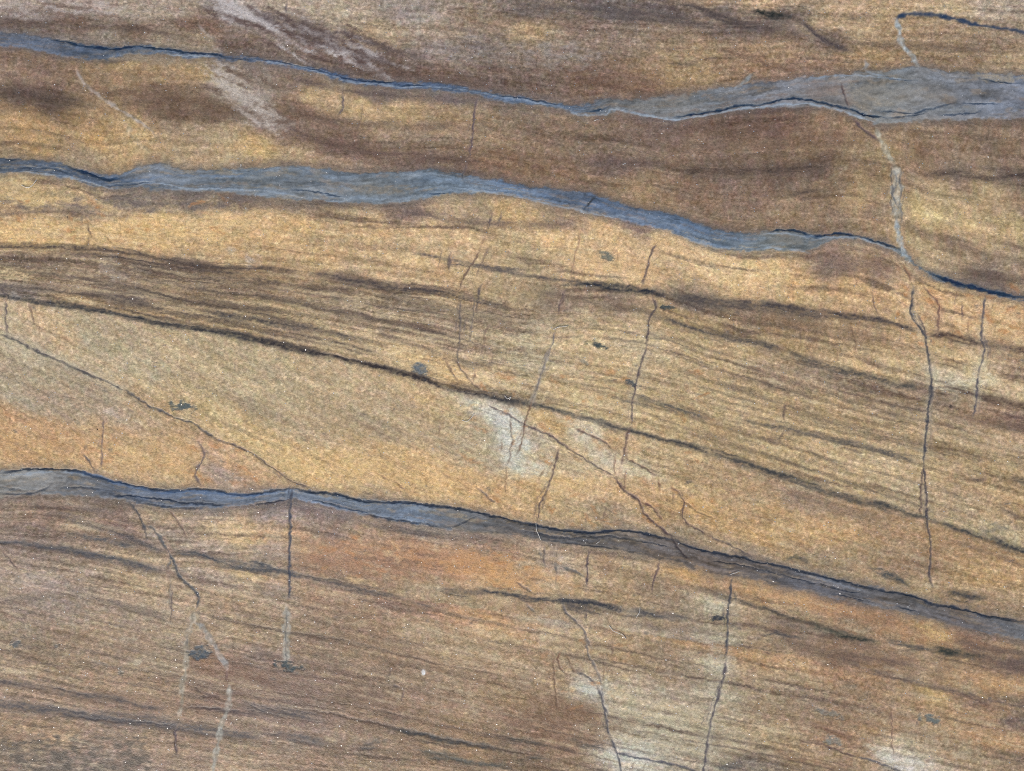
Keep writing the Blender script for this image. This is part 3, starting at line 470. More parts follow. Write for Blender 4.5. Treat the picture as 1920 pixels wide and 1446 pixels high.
seam([(1490,36),(1506,40),(1524,57),(1545,76),(1576,89),(1604,101)], [8,7,7,4], (82,74,80), .8, k=2)
crack([(1681,40),(1684,33),(1696,27),(1719,25),(1745,27),(1785,35),(1824,44),(1863,51),(1900,57),(1960,64)], 6.5, (66,78,100), .85, 'dark_seam', 2.6, .4, raw=True, brk=.4)
seam([(1493,1043),(1514,1056)], [5,5], (62,70,76), .85, k=5)
seam([(1646,1073),(1680,1085),(1706,1099)], [4,6], (64,72,82), .85, k=6)
seam([(1774,1109),(1795,1112),(1805,1119),(1837,1118),(1855,1124)], [3,5,4], (62,66,76), .85, k=1)
seam([(1866,986),(1889,993)], [4,3], (84,94,98), .7, k=2)

# ------------------------------------------------------------------ the clay veins
vein(V1T, V1B, [(0,(104,112,128)),(150,(98,110,130)),(300,(100,112,130)),(440,(98,108,128)),(640,(88,104,132)),(900,(98,112,134)),(1060,(104,118,138)),(1140,(118,122,128)),(1300,(126,130,136)),(1450,(128,132,142)),(1560,(132,132,136)),(1660,(130,132,134)),(1760,(134,136,142)),(1915,(126,132,146))], k=1)
vein(V2T, V2B, [(0,(92,103,120)),(180,(94,108,130)),(300,(118,126,138)),(470,(118,128,140)),(600,(120,130,143)),(700,(122,131,141)),(850,(124,138,154)),(950,(110,126,148)),(1100,(102,116,138)),(1250,(108,124,147)),(1370,(110,126,146)),(1450,(124,131,136)),(1600,(112,116,122)),(1700,(118,129,138)),(1780,(96,104,117)),(1915,(82,92,108))], k=2)
vein(V3T, V3B, [(0,(132,134,136)),(90,(128,130,134)),(180,(106,114,128)),(300,(102,112,130)),(480,(114,126,144)),(600,(116,129,148)),(700,(108,120,138)),(780,(118,132,152)),(870,(110,112,117)),(960,(101,101,106)),(1100,(97,97,102)),(1230,(106,102,104)),(1320,(110,104,105)),(1450,(102,101,107)),(1560,(106,107,115)),(1700,(109,107,110)),(1800,(105,103,108)),(1915,(112,113,118))], k=3)
# matrix lenses caught in the veins
for p in [(1545,165,34,14,6,(122,106,102),.6),(1625,182,42,20,4,(146,134,116),.6),(1690,175,60,16,0,(140,136,130),.5),(1870,146,44,7,4,(156,138,108),.7),(640,355,30,6,6,(128,118,108),.6),(715,357,40,7,2,(138,122,100),.55),(1480,450,40,8,8,(122,116,106),.6),(280,112,60,9,4,(138,126,110),.6),(60,66,70,8,6,(120,116,118),.4),(860,985,40,6,10,(116,106,100),.5),(70,902,50,8,-4,(146,146,146),.55),(130,912,50,6,10,(110,104,98),.5),(560,332,60,8,4,(118,120,120),.4),(1250,195,70,12,-6,(136,134,130),.4),(1790,205,50,6,-4,(124,126,124),.5)]:
    patch(*p[:6], p[6] * .7, .5, int(p[0]) % 7, 1.1)
DK = (50, 66, 88)  # shade along the vein steps painted as dark lines, with dark stringers
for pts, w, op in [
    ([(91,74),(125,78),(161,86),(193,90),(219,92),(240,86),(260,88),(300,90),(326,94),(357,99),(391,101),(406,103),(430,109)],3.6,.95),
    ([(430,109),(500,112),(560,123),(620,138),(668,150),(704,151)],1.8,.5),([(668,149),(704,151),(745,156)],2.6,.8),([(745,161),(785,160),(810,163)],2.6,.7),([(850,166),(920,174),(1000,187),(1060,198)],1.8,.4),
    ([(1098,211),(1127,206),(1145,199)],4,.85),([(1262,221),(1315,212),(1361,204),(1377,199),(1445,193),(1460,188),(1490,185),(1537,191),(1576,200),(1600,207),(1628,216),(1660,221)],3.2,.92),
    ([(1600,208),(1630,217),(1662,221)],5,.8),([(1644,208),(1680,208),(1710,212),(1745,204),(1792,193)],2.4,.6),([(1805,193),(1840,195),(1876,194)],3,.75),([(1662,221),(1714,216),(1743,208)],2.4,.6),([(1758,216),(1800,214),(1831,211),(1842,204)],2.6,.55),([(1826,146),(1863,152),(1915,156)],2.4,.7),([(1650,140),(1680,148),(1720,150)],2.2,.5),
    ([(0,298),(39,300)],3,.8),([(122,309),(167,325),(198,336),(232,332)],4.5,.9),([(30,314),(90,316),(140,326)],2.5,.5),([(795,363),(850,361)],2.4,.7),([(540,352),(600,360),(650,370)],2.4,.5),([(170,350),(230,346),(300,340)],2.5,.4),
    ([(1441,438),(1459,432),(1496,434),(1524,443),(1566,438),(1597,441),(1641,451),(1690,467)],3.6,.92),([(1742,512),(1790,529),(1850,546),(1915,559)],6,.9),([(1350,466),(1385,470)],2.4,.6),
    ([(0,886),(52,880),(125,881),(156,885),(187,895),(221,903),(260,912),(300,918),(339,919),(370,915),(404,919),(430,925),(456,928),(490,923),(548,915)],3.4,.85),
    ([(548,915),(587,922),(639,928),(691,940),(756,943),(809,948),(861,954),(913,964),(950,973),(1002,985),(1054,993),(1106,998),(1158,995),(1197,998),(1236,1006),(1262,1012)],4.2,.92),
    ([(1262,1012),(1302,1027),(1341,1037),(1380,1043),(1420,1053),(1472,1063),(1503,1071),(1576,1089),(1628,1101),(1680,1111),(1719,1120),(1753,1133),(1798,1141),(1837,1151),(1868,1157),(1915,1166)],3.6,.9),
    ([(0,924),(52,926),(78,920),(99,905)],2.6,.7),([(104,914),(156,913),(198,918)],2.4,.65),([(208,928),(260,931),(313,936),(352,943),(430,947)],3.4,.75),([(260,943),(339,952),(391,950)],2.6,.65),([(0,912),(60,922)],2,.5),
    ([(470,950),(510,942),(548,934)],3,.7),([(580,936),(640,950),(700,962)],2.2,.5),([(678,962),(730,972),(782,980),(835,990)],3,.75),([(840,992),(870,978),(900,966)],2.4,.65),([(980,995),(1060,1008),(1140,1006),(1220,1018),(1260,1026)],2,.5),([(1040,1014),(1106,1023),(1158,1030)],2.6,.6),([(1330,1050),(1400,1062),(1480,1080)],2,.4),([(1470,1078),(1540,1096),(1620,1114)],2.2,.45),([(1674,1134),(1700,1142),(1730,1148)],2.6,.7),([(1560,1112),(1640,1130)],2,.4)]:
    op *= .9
    line(pts, w, DK if pts[0][1] < 700 else (66, 73, 87), op, int(pts[0][0]) % 6, 'dark_shade_stringer', 1.5, .35)
LT = (158, 172, 188)  # lit lower edges of the veins painted pale, along with pale stringers
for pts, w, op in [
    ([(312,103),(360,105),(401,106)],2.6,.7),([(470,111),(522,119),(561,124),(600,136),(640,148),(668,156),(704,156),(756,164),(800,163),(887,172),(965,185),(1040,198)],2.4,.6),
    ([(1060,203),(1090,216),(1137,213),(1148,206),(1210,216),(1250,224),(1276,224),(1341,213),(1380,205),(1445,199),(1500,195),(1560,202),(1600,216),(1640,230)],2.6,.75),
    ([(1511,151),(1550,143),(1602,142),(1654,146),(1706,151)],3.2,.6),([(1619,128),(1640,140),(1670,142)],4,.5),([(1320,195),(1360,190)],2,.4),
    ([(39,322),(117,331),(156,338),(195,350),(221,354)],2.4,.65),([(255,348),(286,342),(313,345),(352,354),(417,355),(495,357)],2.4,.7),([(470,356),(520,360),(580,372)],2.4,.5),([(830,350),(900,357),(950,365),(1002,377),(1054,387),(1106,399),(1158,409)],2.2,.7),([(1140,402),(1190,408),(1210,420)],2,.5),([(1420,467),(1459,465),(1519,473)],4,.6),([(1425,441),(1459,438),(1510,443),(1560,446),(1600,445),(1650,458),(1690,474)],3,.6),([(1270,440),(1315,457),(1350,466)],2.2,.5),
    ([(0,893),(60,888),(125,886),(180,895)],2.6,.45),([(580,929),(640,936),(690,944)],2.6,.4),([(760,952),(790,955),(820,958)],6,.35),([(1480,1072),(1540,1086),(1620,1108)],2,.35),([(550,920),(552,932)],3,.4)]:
    line(pts, w, LT, op, int(pts[0][0]) % 6, 'pale_lit_stringer', -.2, .5)
for pts, w, op in [([(140,316),(240,338),(330,330),(470,330)],3,.3),([(125,884),(175,890),(221,906),(260,915),(300,923),(365,921),(430,928),(470,930),(500,925)],5,.5)]:
    line(pts, w, (92, 116, 152), op, 2, 'blue_stringer', 0, .4)

# ------------------------------------------------------------------ pale quartz veinlets
def veinlet(pts, w, c, op, **k): 
    k['brk'] = .85; sl, d, arc, L = crack(pts, w * 1.05, tuple(v + 10 for v in c), op * 1.1, 'quartz_veinlet', 2.2, -.25, raw=True, **k)
    n = fbm(X[sl] / 5, Y[sl] / 6, 2, 3); COL[sl] *= (1 + np.exp(-(d / (w * .7)) ** 2) * .5 * (n - .5))[..., None]   # crystal texture
veinlet([(1679,34),(1686,55),(1688,73),(1696,89),(1709,104),(1722,120)],8,(156,164,168),.78,brk=.5)
veinlet([(1622,110),(1626,122),(1618,131)],5,(150,152,156),.65)
veinlet([(1413,137),(1398,150),(1380,164)],5,(140,146,150),.7)
veinlet([(1641,238),(1649,260),(1660,281),(1670,299),(1677,314)],8,(164,160,146),.72,brk=.5)
veinlet([(1676,310),(1680,330),(1681,350),(1680,376),(1682,399),(1681,412)],17,(160,156,146),.80,brk=.6)
veinlet([(1681,408),(1683,433),(1688,454),(1696,475),(1706,488)],8,(160,168,172),.82,brk=.4)
veinlet([(143,130),(156,154),(182,177),(203,193),(229,208),(253,224),(281,242),(290,255)],4.5,(160,152,148),.65)
veinlet([(370,43),(385,63),(406,78)],4,(158,150,146),.5)
veinlet([(240,228),(245,252),(262,272),(288,288)],8,(156,152,134),.35)
veinlet([(466,224),(484,230),(495,245)],4,(170,160,156),.5)
veinlet([(1587,302),(1584,320),(1545,341)],3,(148,138,118),.5)
veinlet([(537,1135),(537,1160),(537,1187),(537,1215),(537,1243)],11,(156,154,146),.65,brk=.5)
veinlet([(365,1143),(362,1161),(352,1190),(349,1216),(348,1252),(341,1291),(339,1325),(334,1350)],8,(154,148,136),.58,brk=.55)
veinlet([(365,1164),(385,1182),(398,1205),(414,1231),(427,1256)],8,(152,152,152),.62,brk=.55)
veinlet([(430,1280),(431,1297),(428,1325),(417,1356),(409,1388),(401,1442),(396,1480)],8,(156,154,146),.64,brk=.55)
veinlet([(1031,657),(1018,693),(1005,732),(992,765)],7,(158,150,140),.55)
veinlet([(1178,800),(1172,840),(1164,876),(1157,895)],7,(170,146,128),.5)
veinlet([(1049,846),(1039,881),(1026,918),(1014,945)],5,(156,140,124),.4)
veinlet([(1121,1285),(1132,1315),(1138,1345)],6,(172,172,166),.6)
veinlet([(1735,905),(1734,930),(1733,962)],9,(156,140,124),.5)

# ------------------------------------------------------------------ fractures healed with dark mineral
RU = (120, 82, 66); DKC = (76, 70, 82); BLK = (60, 62, 76)
pal = ((186, 176, 150), 9, .30)
for pts, w, c, op, halo in [
    ([(896,182),(889,208),(888,234),(884,271),(880,294)],3,(92,78,92),.8,None),([(876,300),(868,331)],2.6,(96,84,90),.6,None),([(641,174),(643,200),(634,216)],2.8,(92,80,92),.75,None),([(538,0),(538,29)],3,(100,88,94),.6,None),([(680,195),(679,218),(668,245)],2.4,(106,88,80),.5,None),
    ([(1712,535),(1712,558),(1708,584),(1722,610),(1735,631),(1740,659),(1745,696),(1747,735),(1740,767),(1738,811),(1734,850),(1731,871)],4.6,(70,70,82),.88,pal),
    ([(1731,871),(1735,902),(1739,944),(1739,973),(1745,1014),(1745,1053),(1743,1079),(1749,1103)],4,(78,70,80),.85,None),([(1730,876),(1727,902),(1726,954),(1730,970)],3,(92,74,72),.75,None),([(1716,585),(1730,606),(1737,628)],3,(86,76,80),.7,None),
    ([(1847,553),(1843,594),(1840,636),(1846,652),(1839,685),(1834,706),(1832,735),(1830,754),(1825,780)],3.6,(86,80,92),.82,pal),
    ([(1691,495),(1704,512),(1710,530)],3,RU,.6,None),([(1730,537),(1748,555),(1760,573),(1758,623)],3.2,(112,80,72),.8,((150,112,88),8,.3)),([(1804,566),(1805,600)],3,(108,84,78),.75,None),([(1816,600),(1816,622)],2.4,RU,.6,None),([(1795,552),(1790,570)],3,(112,90,84),.6,None),([(1864,565),(1860,578)],3,(116,94,84),.6,None),
    ([(1636,550),(1639,566),(1647,592)],2.8,(118,90,72),.75,None),([(1592,605),(1600,626),(1606,654)],2.8,(116,86,66),.8,None),([(1502,613),(1501,649)],3,(116,90,76),.75,None),([(1571,660),(1570,676)],2.4,RU,.5,None),
    ([(1231,454),(1221,475),(1213,506),(1203,537)],3.8,(98,82,82),.82,None),([(1223,555),(1229,576),(1218,594),(1214,626),(1212,649)],3.4,(84,74,80),.82,None),
    ([(1212,649),(1203,678),(1196,706),(1190,735),(1186,751),(1183,798)],3.4,(92,80,84),.8,((190,176,146),10,.3)),([(1183,798),(1175,819),(1170,853),(1166,870)],3,(96,76,74),.75,None),([(1153,850),(1152,880),(1156,897)],2.4,RU,.6,None),([(1172,878),(1172,912),(1170,925)],2.4,RU,.65,None),
    ([(1091,430),(1078,485),(1070,521)],2.6,(150,110,84),.6,None),([(1064,540),(1055,556),(1048,589)],3,(98,80,84),.7,None),([(1058,548),(1056,575)],4,(108,90,88),.5,None),
    ([(1042,618),(1031,657),(1018,693),(1005,732),(999,749)],2.6,(112,104,108),.7,None),([(999,749),(986,785),(979,829),(968,853)],2.6,(112,84,66),.75,None),([(985,790),(980,812)],2.4,RU,.6,None),([(957,782),(960,820),(957,850),(952,871)],2.6,(112,90,78),.75,None),([(952,871),(949,900),(947,930)],2,(150,112,78),.5,None),([(943,825),(940,845)],3,(110,84,66),.6,None),
    ([(1049,838),(1039,881),(1026,918),(1012,947),(1010,978)],3.4,(98,80,76),.82,None),([(1008,940),(1000,972)],2.6,(104,84,76),.6,None),([(1003,985),(1000,1006)],2.4,(70,66,74),.7,None),([(1022,880),(1010,898)],2.4,(110,84,60),.6,None),
    ([(913,759),(950,776),(984,796),(1028,814),(1054,832),(1080,850),(1117,874),(1153,897)],3,(92,76,80),.85,None),([(1153,897),(1179,926),(1200,941),(1208,962),(1226,980),(1260,1006)],3.6,(84,68,74),.88,((150,110,70),9,.25)),([(1260,1006),(1270,1025),(1281,1038),(1292,1050)],3.4,(64,56,66),.85,None),
    ([(1075,803),(1106,816),(1132,829),(1153,845)],3.4,(108,84,76),.8,None),([(1171,855),(1197,871),(1234,893)],2.6,(104,78,64),.85,None),([(1235,893),(1237,922)],3.4,(116,82,62),.7,None),([(1203,941),(1226,952),(1242,978)],4,(104,74,68),.7,None),([(1199,936),(1204,952)],6,(112,86,74),.6,None),
    ([(1256,912),(1272,924),(1282,940),(1281,972),(1302,988),(1330,1006)],2.8,(100,78,74),.8,None),([(1330,1006),(1372,1022),(1398,1038),(1415,1046)],2.6,(82,74,82),.7,None),([(1262,920),(1262,944)],4,(116,88,74),.6,None),([(1270,935),(1310,960),(1345,975)],2,(116,86,62),.5,None),
    ([(0,626),(26,636),(52,650),(91,667),(125,682),(156,697),(195,713),(234,732)],3.2,(86,80,82),.85,((178,172,146),8,.35)),([(234,732),(247,741),(286,763),(326,780),(365,796),(404,822)],3.2,(80,80,88),.85,None),([(404,822),(443,837),(477,853),(498,868),(522,887),(548,902),(580,915)],3,(92,78,80),.82,None),
    ([(9,561),(12,594),(12,628)],3,(100,86,90),.75,None),([(53,568),(60,589),(68,612)],2.6,(116,88,72),.75,None),([(0,532),(6,545),(13,556)],2.8,(84,74,80),.8,None),
    ([(195,780),(194,811),(191,842),(191,878)],3.2,(120,98,92),.75,None),([(372,827),(383,853),(372,874),(365,892),(378,910)],4,(106,90,92),.7,None),([(154,848),(167,866),(180,886)],3,(96,86,88),.75,None),([(166,828),(157,846)],6,(128,104,84),.5,None),([(130,800),(145,812)],2.4,(128,92,72),.6,None),([(236,760),(255,778)],3,(140,112,100),.5,None),([(185,795),(180,808)],2.4,(128,100,84),.5,None),
    ([(549,914),(546,936),(544,967),(544,1006),(542,1059),(544,1092),(542,1120)],4.6,(62,70,92),.9,None),([(537,1140),(537,1187),(537,1240)],2.4,(110,110,108),.6,None),
    ([(240,941),(260,965),(271,991),(276,1010)],3.6,(72,74,84),.8,None),([(272,985),(286,990),(302,1012),(315,1035)],5,(84,88,96),.7,None),([(315,1035),(323,1048),(331,1069),(339,1083),(365,1109),(372,1122),(367,1143)],4.4,(74,80,92),.85,None),([(318,1045),(318,1070)],4,(84,88,98),.6,None),
    ([(352,1188),(349,1216)],3,(110,104,100),.6,None),([(331,1360),(328,1375),(331,1409),(333,1418)],3.6,(84,72,84),.8,None),([(426,1258),(426,1280)],3.6,(98,70,72),.75,None),([(319,1085),(319,1110),(318,1140)],2.4,(132,124,118),.6,None),([(323,1100),(322,1135),(320,1168)],3,(98,84,86),.7,None),([(313,954),(331,973),(352,1009)],2.4,(120,90,82),.7,None),([(0,1030),(20,1050),(38,1074)],2.6,(116,90,82),.7,None),
    ([(1373,1086),(1369,1122),(1364,1148),(1364,1187),(1361,1237)],4.2,(68,70,84),.88,None),([(1361,1237),(1356,1273),(1346,1310),(1335,1343),(1328,1388),(1320,1446),(1316,1480)],4.2,(86,78,88),.85,((184,178,158),9,.3)),([(1350,1274),(1347,1300)],3,(100,92,96),.6,None),([(1364,1190),(1379,1193)],3,(80,80,90),.6,None),
    ([(1054,1130),(1062,1148),(1088,1174),(1101,1198),(1111,1216)],4.6,(104,96,98),.75,None),([(1101,1198),(1102,1222),(1117,1252),(1130,1286)],4,(116,108,104),.65,None),([(1119,1286),(1130,1315),(1138,1351),(1143,1382)],4,(82,80,92),.85,None),([(1143,1382),(1156,1406),(1164,1432),(1166,1470)],4.4,(78,78,90),.88,None),([(1128,1290),(1134,1325),(1146,1345)],2.6,(104,98,102),.7,None),
    ([(1080,1258),(1098,1268),(1119,1282)],3,(84,78,84),.75,None),([(1067,1246),(1082,1262)],4,(114,82,66),.7,None),([(1054,1218),(1046,1237),(1049,1250),(1062,1266)],3.4,(120,84,64),.8,None),([(1036,1222),(1040,1240)],3.4,(124,90,72),.6,None),([(1039,1231),(1038,1260),(1040,1284),(1045,1330)],3,(116,88,68),.7,None),([(1058,1205),(1057,1216)],3,(124,92,74),.6,None),([(1060,1226),(1075,1250)],2.4,(120,86,64),.6,None),([(1150,1205),(1149,1222),(1145,1228)],3,(116,88,72),.75,None),([(1158,1170),(1155,1186)],4,(130,92,66),.55,None),([(1137,1245),(1138,1262)],3,(128,92,68),.6,None),([(1132,1250),(1132,1275)],2.6,(128,92,68),.55,None),
    ([(1104,1035),(1101,1066),(1101,1099)],4,(84,72,82),.8,None),([(1101,1142),(1098,1166)],3.6,(96,80,80),.7,None),([(1109,1162),(1106,1184)],2.6,(112,92,84),.65,None),([(1236,1053),(1231,1073),(1226,1092),(1223,1110)],3.4,(92,72,80),.8,None),([(1020,1022),(1020,1066)],3,(92,82,86),.7,None),([(1012,1028),(1016,1050)],4,(110,108,108),.5,None),([(1042,1056),(1046,1075)],6,(78,80,88),.7,None),([(1056,1064),(1082,1074),(1098,1084)],5,(86,88,94),.65,None),([(965,1088),(985,1102),(1003,1116)],3,(104,88,88),.6,None),([(985,1130),(1005,1150)],2.6,(112,108,106),.6,None),([(1052,1110),(1052,1130)],3,(98,86,82),.6,None),([(1044,1075),(1043,1100)],2.4,(122,100,86),.5,None),
    ([(1100,965),(1098,985)],2.6,(112,92,80),.6,None),([(1136,950),(1131,975)],2.6,(112,92,80),.6,None),([(1129,948),(1160,966)],2,(120,94,76),.5,None),
    ([(1476,753),(1472,769),(1469,790)],3.4,(104,84,72),.8,None),([(1469,800),(1463,832)],3,(110,92,78),.65,None),
    ([(828,469),(823,501)],2.6,(104,90,84),.7,None),([(845,472),(842,511)],3,(100,86,84),.75,None),([(900,469),(887,493),(874,516),(861,542)],2.8,(104,80,70),.8,None),([(918,462),(907,485),(894,519)],2.6,(116,96,84),.65,None),([(904,532),(897,555),(892,587)],3,(84,76,82),.7,None),([(863,558),(863,615),(858,673)],2.8,(100,90,90),.7,None),([(874,594),(868,626)],2.6,(104,94,90),.65,None),([(888,560),(886,600),(880,640)],2.4,(110,98,92),.6,None),([(921,605),(910,618),(908,640),(900,670)],2.6,(120,96,82),.65,None),([(923,399),(915,428)],3.4,(96,82,86),.7,None),([(941,396),(934,423)],3,(100,86,86),.7,None),([(912,440),(898,468)],2.6,(140,104,82),.6,None),([(858,665),(858,680)],4,(90,86,90),.6,None),([(925,665),(922,682)],2.6,(110,92,84),.6,None),
    ([(835,676),(845,693),(861,717)],3,(116,88,68),.65,None),([(850,670),(875,705),(890,720),(905,735)],4,(110,88,80),.6,None),([(892,693),(887,716)],3,(120,90,76),.6,None),([(834,640),(830,660)],2.4,(120,96,80),.4,None),
    ([(165,417),(169,436),(178,448)],2.6,(120,92,68),.75,None),([(164,441),(165,469)],2.6,(110,86,70),.8,None),([(190,436),(206,450),(212,460)],2.4,(150,112,68),.6,None),([(155,402),(152,418)],3,(104,90,86),.7,None),([(120,402),(128,412)],3,(110,96,90),.6,None),([(240,404),(234,418)],5,(150,130,110),.6,None),([(186,396),(186,408)],2.6,(116,98,86),.6,None),
    ([(733,1250),(727,1271)],4,(98,82,80),.7,None),([(730,1284),(756,1291)],4,(96,84,86),.6,None),([(756,1292),(753,1314)],3,(92,74,80),.8,None),
    ([(1669,1328),(1672,1345),(1673,1377),(1676,1418)],3,(118,88,72),.6,None),([(1545,1398),(1581,1411),(1608,1418)],4,(96,74,74),.75,None),([(1608,1418),(1654,1432),(1691,1447),(1720,1462)],3,(98,94,102),.85,None),([(1388,1415),(1392,1440)],3,(96,84,80),.6,None),
    ([(1186,1446),(1188,1434),(1194,1428)],3,(110,88,78),.6,None),([(1205,1446),(1210,1432)],3,(120,96,84),.6,None),([(1153,1408),(1197,1421),(1262,1433),(1315,1447)],3.4,(84,82,96),.82,None),
    ([(707,887),(730,900)],2.4,(120,80,62),.7,None),([(738,902),(762,920)],2.2,(130,94,72),.55,None),([(892,913),(912,930),(928,944)],3,(110,94,90),.7,None),([(825,790),(822,820)],2.6,(130,100,80),.55,None),([(862,838),(855,852)],2.4,(128,100,80),.5,None),([(828,885),(850,900)],2.2,(134,98,70),.5,None),
    ([(1576,155),(1587,187),(1594,206)],4,(92,78,80),.85,((128,108,100),10,.4)),([(1597,221),(1610,234),(1628,250),(1648,264)],4.4,(92,76,84),.8,None),([(1119,364),(1108,378),(1096,394)],3.2,(54,60,72),.92,None),([(868,318),(868,338)],2.6,(84,90,100),.7,None),
    ([(1676,320),(1682,340),(1674,360),(1680,380),(1690,392)],2.8,(100,106,116),.65,None),([(1690,322),(1687,340),(1691,358),(1688,380),(1692,400),(1689,420)],2.8,(84,84,92),.7,None),([(1672,312),(1670,334),(1674,356),(1670,380),(1675,402)],2.6,(88,86,92),.65,None),([(637,382),(636,392)],4,(90,90,96),.6,None),([(680,386),(684,398)],4,(100,96,96),.6,None)]:
    crack(pts, w, c, op, halo=halo, k=int(pts[0][0]) % 6, brk=.5)

# ------------------------------------------------------------------ dark mineral lenses
for x, y, rx, ry, an, c, op in [(1137,481,15,6.5,22,(100,104,94),.85),(1121,646,16,5,9,(60,74,80),.92),(1094,680,8,4.5,30,(110,114,104),.6),(1184,719,11,4.5,15,(66,76,86),.9),(341,762,18,7,16,(76,90,94),.88),(375,1225,18,11,18,(62,78,94),.88),(541,1251,21,8,16,(56,74,84),.92),(1342,1157,12,4,12,(50,58,74),.92),(1745,1349,17,7,10,(92,102,102),.85),(1561,1390,14,7,16,(116,120,114),.7),(30,1208,8,5,0,(84,90,94),.75),(108,1212,6,3,-10,(98,98,100),.6),(786,695,9,13,-18,(84,98,112),.8),(1250,576,14,4,12,(64,74,80),.85),(1782,759,3.5,3,0,(72,64,62),.85),(1550,1336,26,6,18,(110,114,112),.55),(228,1260,7,6,60,(108,108,104),.6),(1290,904,6,4,20,(96,88,84),.6)]:
    sl, a, d = patch(x, y, rx, ry, an, c, op, .40, int(x) % 7, 1.15)
    pid = new_part('dark_inclusion', 'seam'); o = OWN[sl]; o[d < 1.0] = pid
    H[sl] -= .5 * (a > .4)
sl, a, d = patch(794, 1259, 3.4, 5, 0, (236, 242, 246), .95, .4, 1, .3)
pid = new_part('quartz_grain', 'fill'); NOTE[pid] = 'small bright white grain'; o = OWN[sl]; o[d < 1.0] = pid

# relief: a honed, faintly uneven face
H += 0.5 * (fbm(X / 60, Y / 45, 3, 2) - .5) + 0.22 * (fbm(X / 7, Y / 6, 2, 3) - .5)

# ------------------------------------------------------------------ materials (node based)
def grain_material(name, rough=0.0, spec=0.30, bump=0.4):
    m = bpy.data.materials.new(name); m.use_nodes = True
    N, L = m.node_tree.nodes, m.node_tree.links
    bsdf = N['Principled BSDF']
    def nd(t, **kw):
        n = N.new(t)
        for k, v in kw.items(): setattr(n, k, v)
        return n
    def math_(op, a, b=None, clamp=False):
        n = nd('ShaderNodeMath', operation=op, use_clamp=clamp)
        for i, v in enumerate((a, b)):
            if v is None: continue
            if isinstance(v, (int, float)): n.inputs[i].default_value = v
            else: L.new(v, n.inputs[i])
        return n.outputs[0]
    ca = nd('ShaderNodeAttribute', attribute_name='stone_colour'); au = nd('ShaderNodeAttribute', attribute_name='stone_grain')
    be = nd('ShaderNodeAttribute', attribute_name='bedding')
    sep = nd('ShaderNodeSeparateColor'); L.new(au.outputs['Color'], sep.inputs[0])
    def noise(sx, sy, detail, rough_, off):
        mp = nd('ShaderNodeMapping'); mp.inputs['Scale'].default_value = (sx, sy, 1); mp.inputs['Location'].default_value = (off, off * .7, off)
        L.new(be.outputs['Vector'], mp.inputs['Vector'])
        n = nd('ShaderNodeTexNoise'); n.inputs['Scale'].default_value = 1.0; n.inputs['Detail'].default_value = detail; n.inputs['Roughness'].default_value = rough_
        L.new(mp.outputs[0], n.inputs['Vector']); return n
    g1 = noise(.21, .25, 2.0, .65, 3.1); g2 = noise(.40, .44, 1.0, .5, 17.0); g3 = noise(.10, .17, 2.0, .6, 31.0)
    # brightness of single crystals
    v = math_('ADD', math_('MULTIPLY', math_('SUBTRACT', g1.outputs['Fac'], .5), 0.70), math_('MULTIPLY', math_('SUBTRACT', g2.outputs['Fac'], .5), 0.85))
    v = math_('ADD', math_('MULTIPLY', v, sep.outputs[0]), 1.0)
    mul = nd('ShaderNodeVectorMath', operation='SCALE'); L.new(ca.outputs['Color'], mul.inputs[0]); L.new(v, mul.inputs['Scale'])
    # iron-stained against clear crystals
    hs = nd('ShaderNodeHueSaturation')
    sat = math_('ADD', math_('MULTIPLY', math_('SUBTRACT', g3.outputs['Fac'], .5), .25), 1.0)
    L.new(sat, hs.inputs['Saturation']); L.new(mul.outputs[0], hs.inputs['Color'])
    L.new(hs.outputs[0], bsdf.inputs['Base Color'])
    r = math_('ADD', math_('ADD', sep.outputs[1], rough), math_('MULTIPLY', math_('SUBTRACT', g2.outputs['Fac'], .5), .5), True)
    L.new(r, bsdf.inputs['Roughness'])
    bsdf.inputs['Specular IOR Level'].default_value = spec
    bp = nd('ShaderNodeBump'); bp.inputs['Strength'].default_value = bump; bp.inputs['Distance'].default_value = 0.00025
    L.new(math_('ADD', g1.outputs['Fac'], math_('MULTIPLY', g2.outputs['Fac'], .6)), bp.inputs['Height'])
    L.new(bp.outputs[0], bsdf.inputs['Normal'])
    return m
MATS = {'stone': grain_material('banded_quartzite'), 'clay': grain_material('blue_grey_clay', .04, .30, .2),
        'seam': grain_material('dark_lamina', .0, .30, .25), 'fill': grain_material('fracture_fill', .02, .30, .2)}

# ------------------------------------------------------------------ meshes
def to_lin(c):
    c = np.clip(c, 0.02, .97); return np.where(c <= .04045, c / 12.92, ((c + .055) / 1.055) ** 2.4)
LIN = np.clip((to_lin(COL) - np.array(OFF, np.float32)) / np.array(GAIN, np.float32), .006, .85).reshape(-1, 3)
PXY = np.stack([(X - CX) * PX, (CY - Y) * PX], -1).reshape(-1, 2)
ZT = (TOP + np.clip(H, -3, 2) * PX).reshape(-1)
AUXF = AUX.reshape(-1, 4)
BED = np.stack([X, np.where(Z == 3, Y, T), X * 0], -1).reshape(-1, 3).astype(np.float32)
# bedding grain has to stay continuous: use picture-plane height with the beds' gentle tilt only
BED[:, 1] = (Y - 0.18 * X).ravel()
idx = np.arange(NX * NY, dtype=np.int64).reshape(NY, NX)
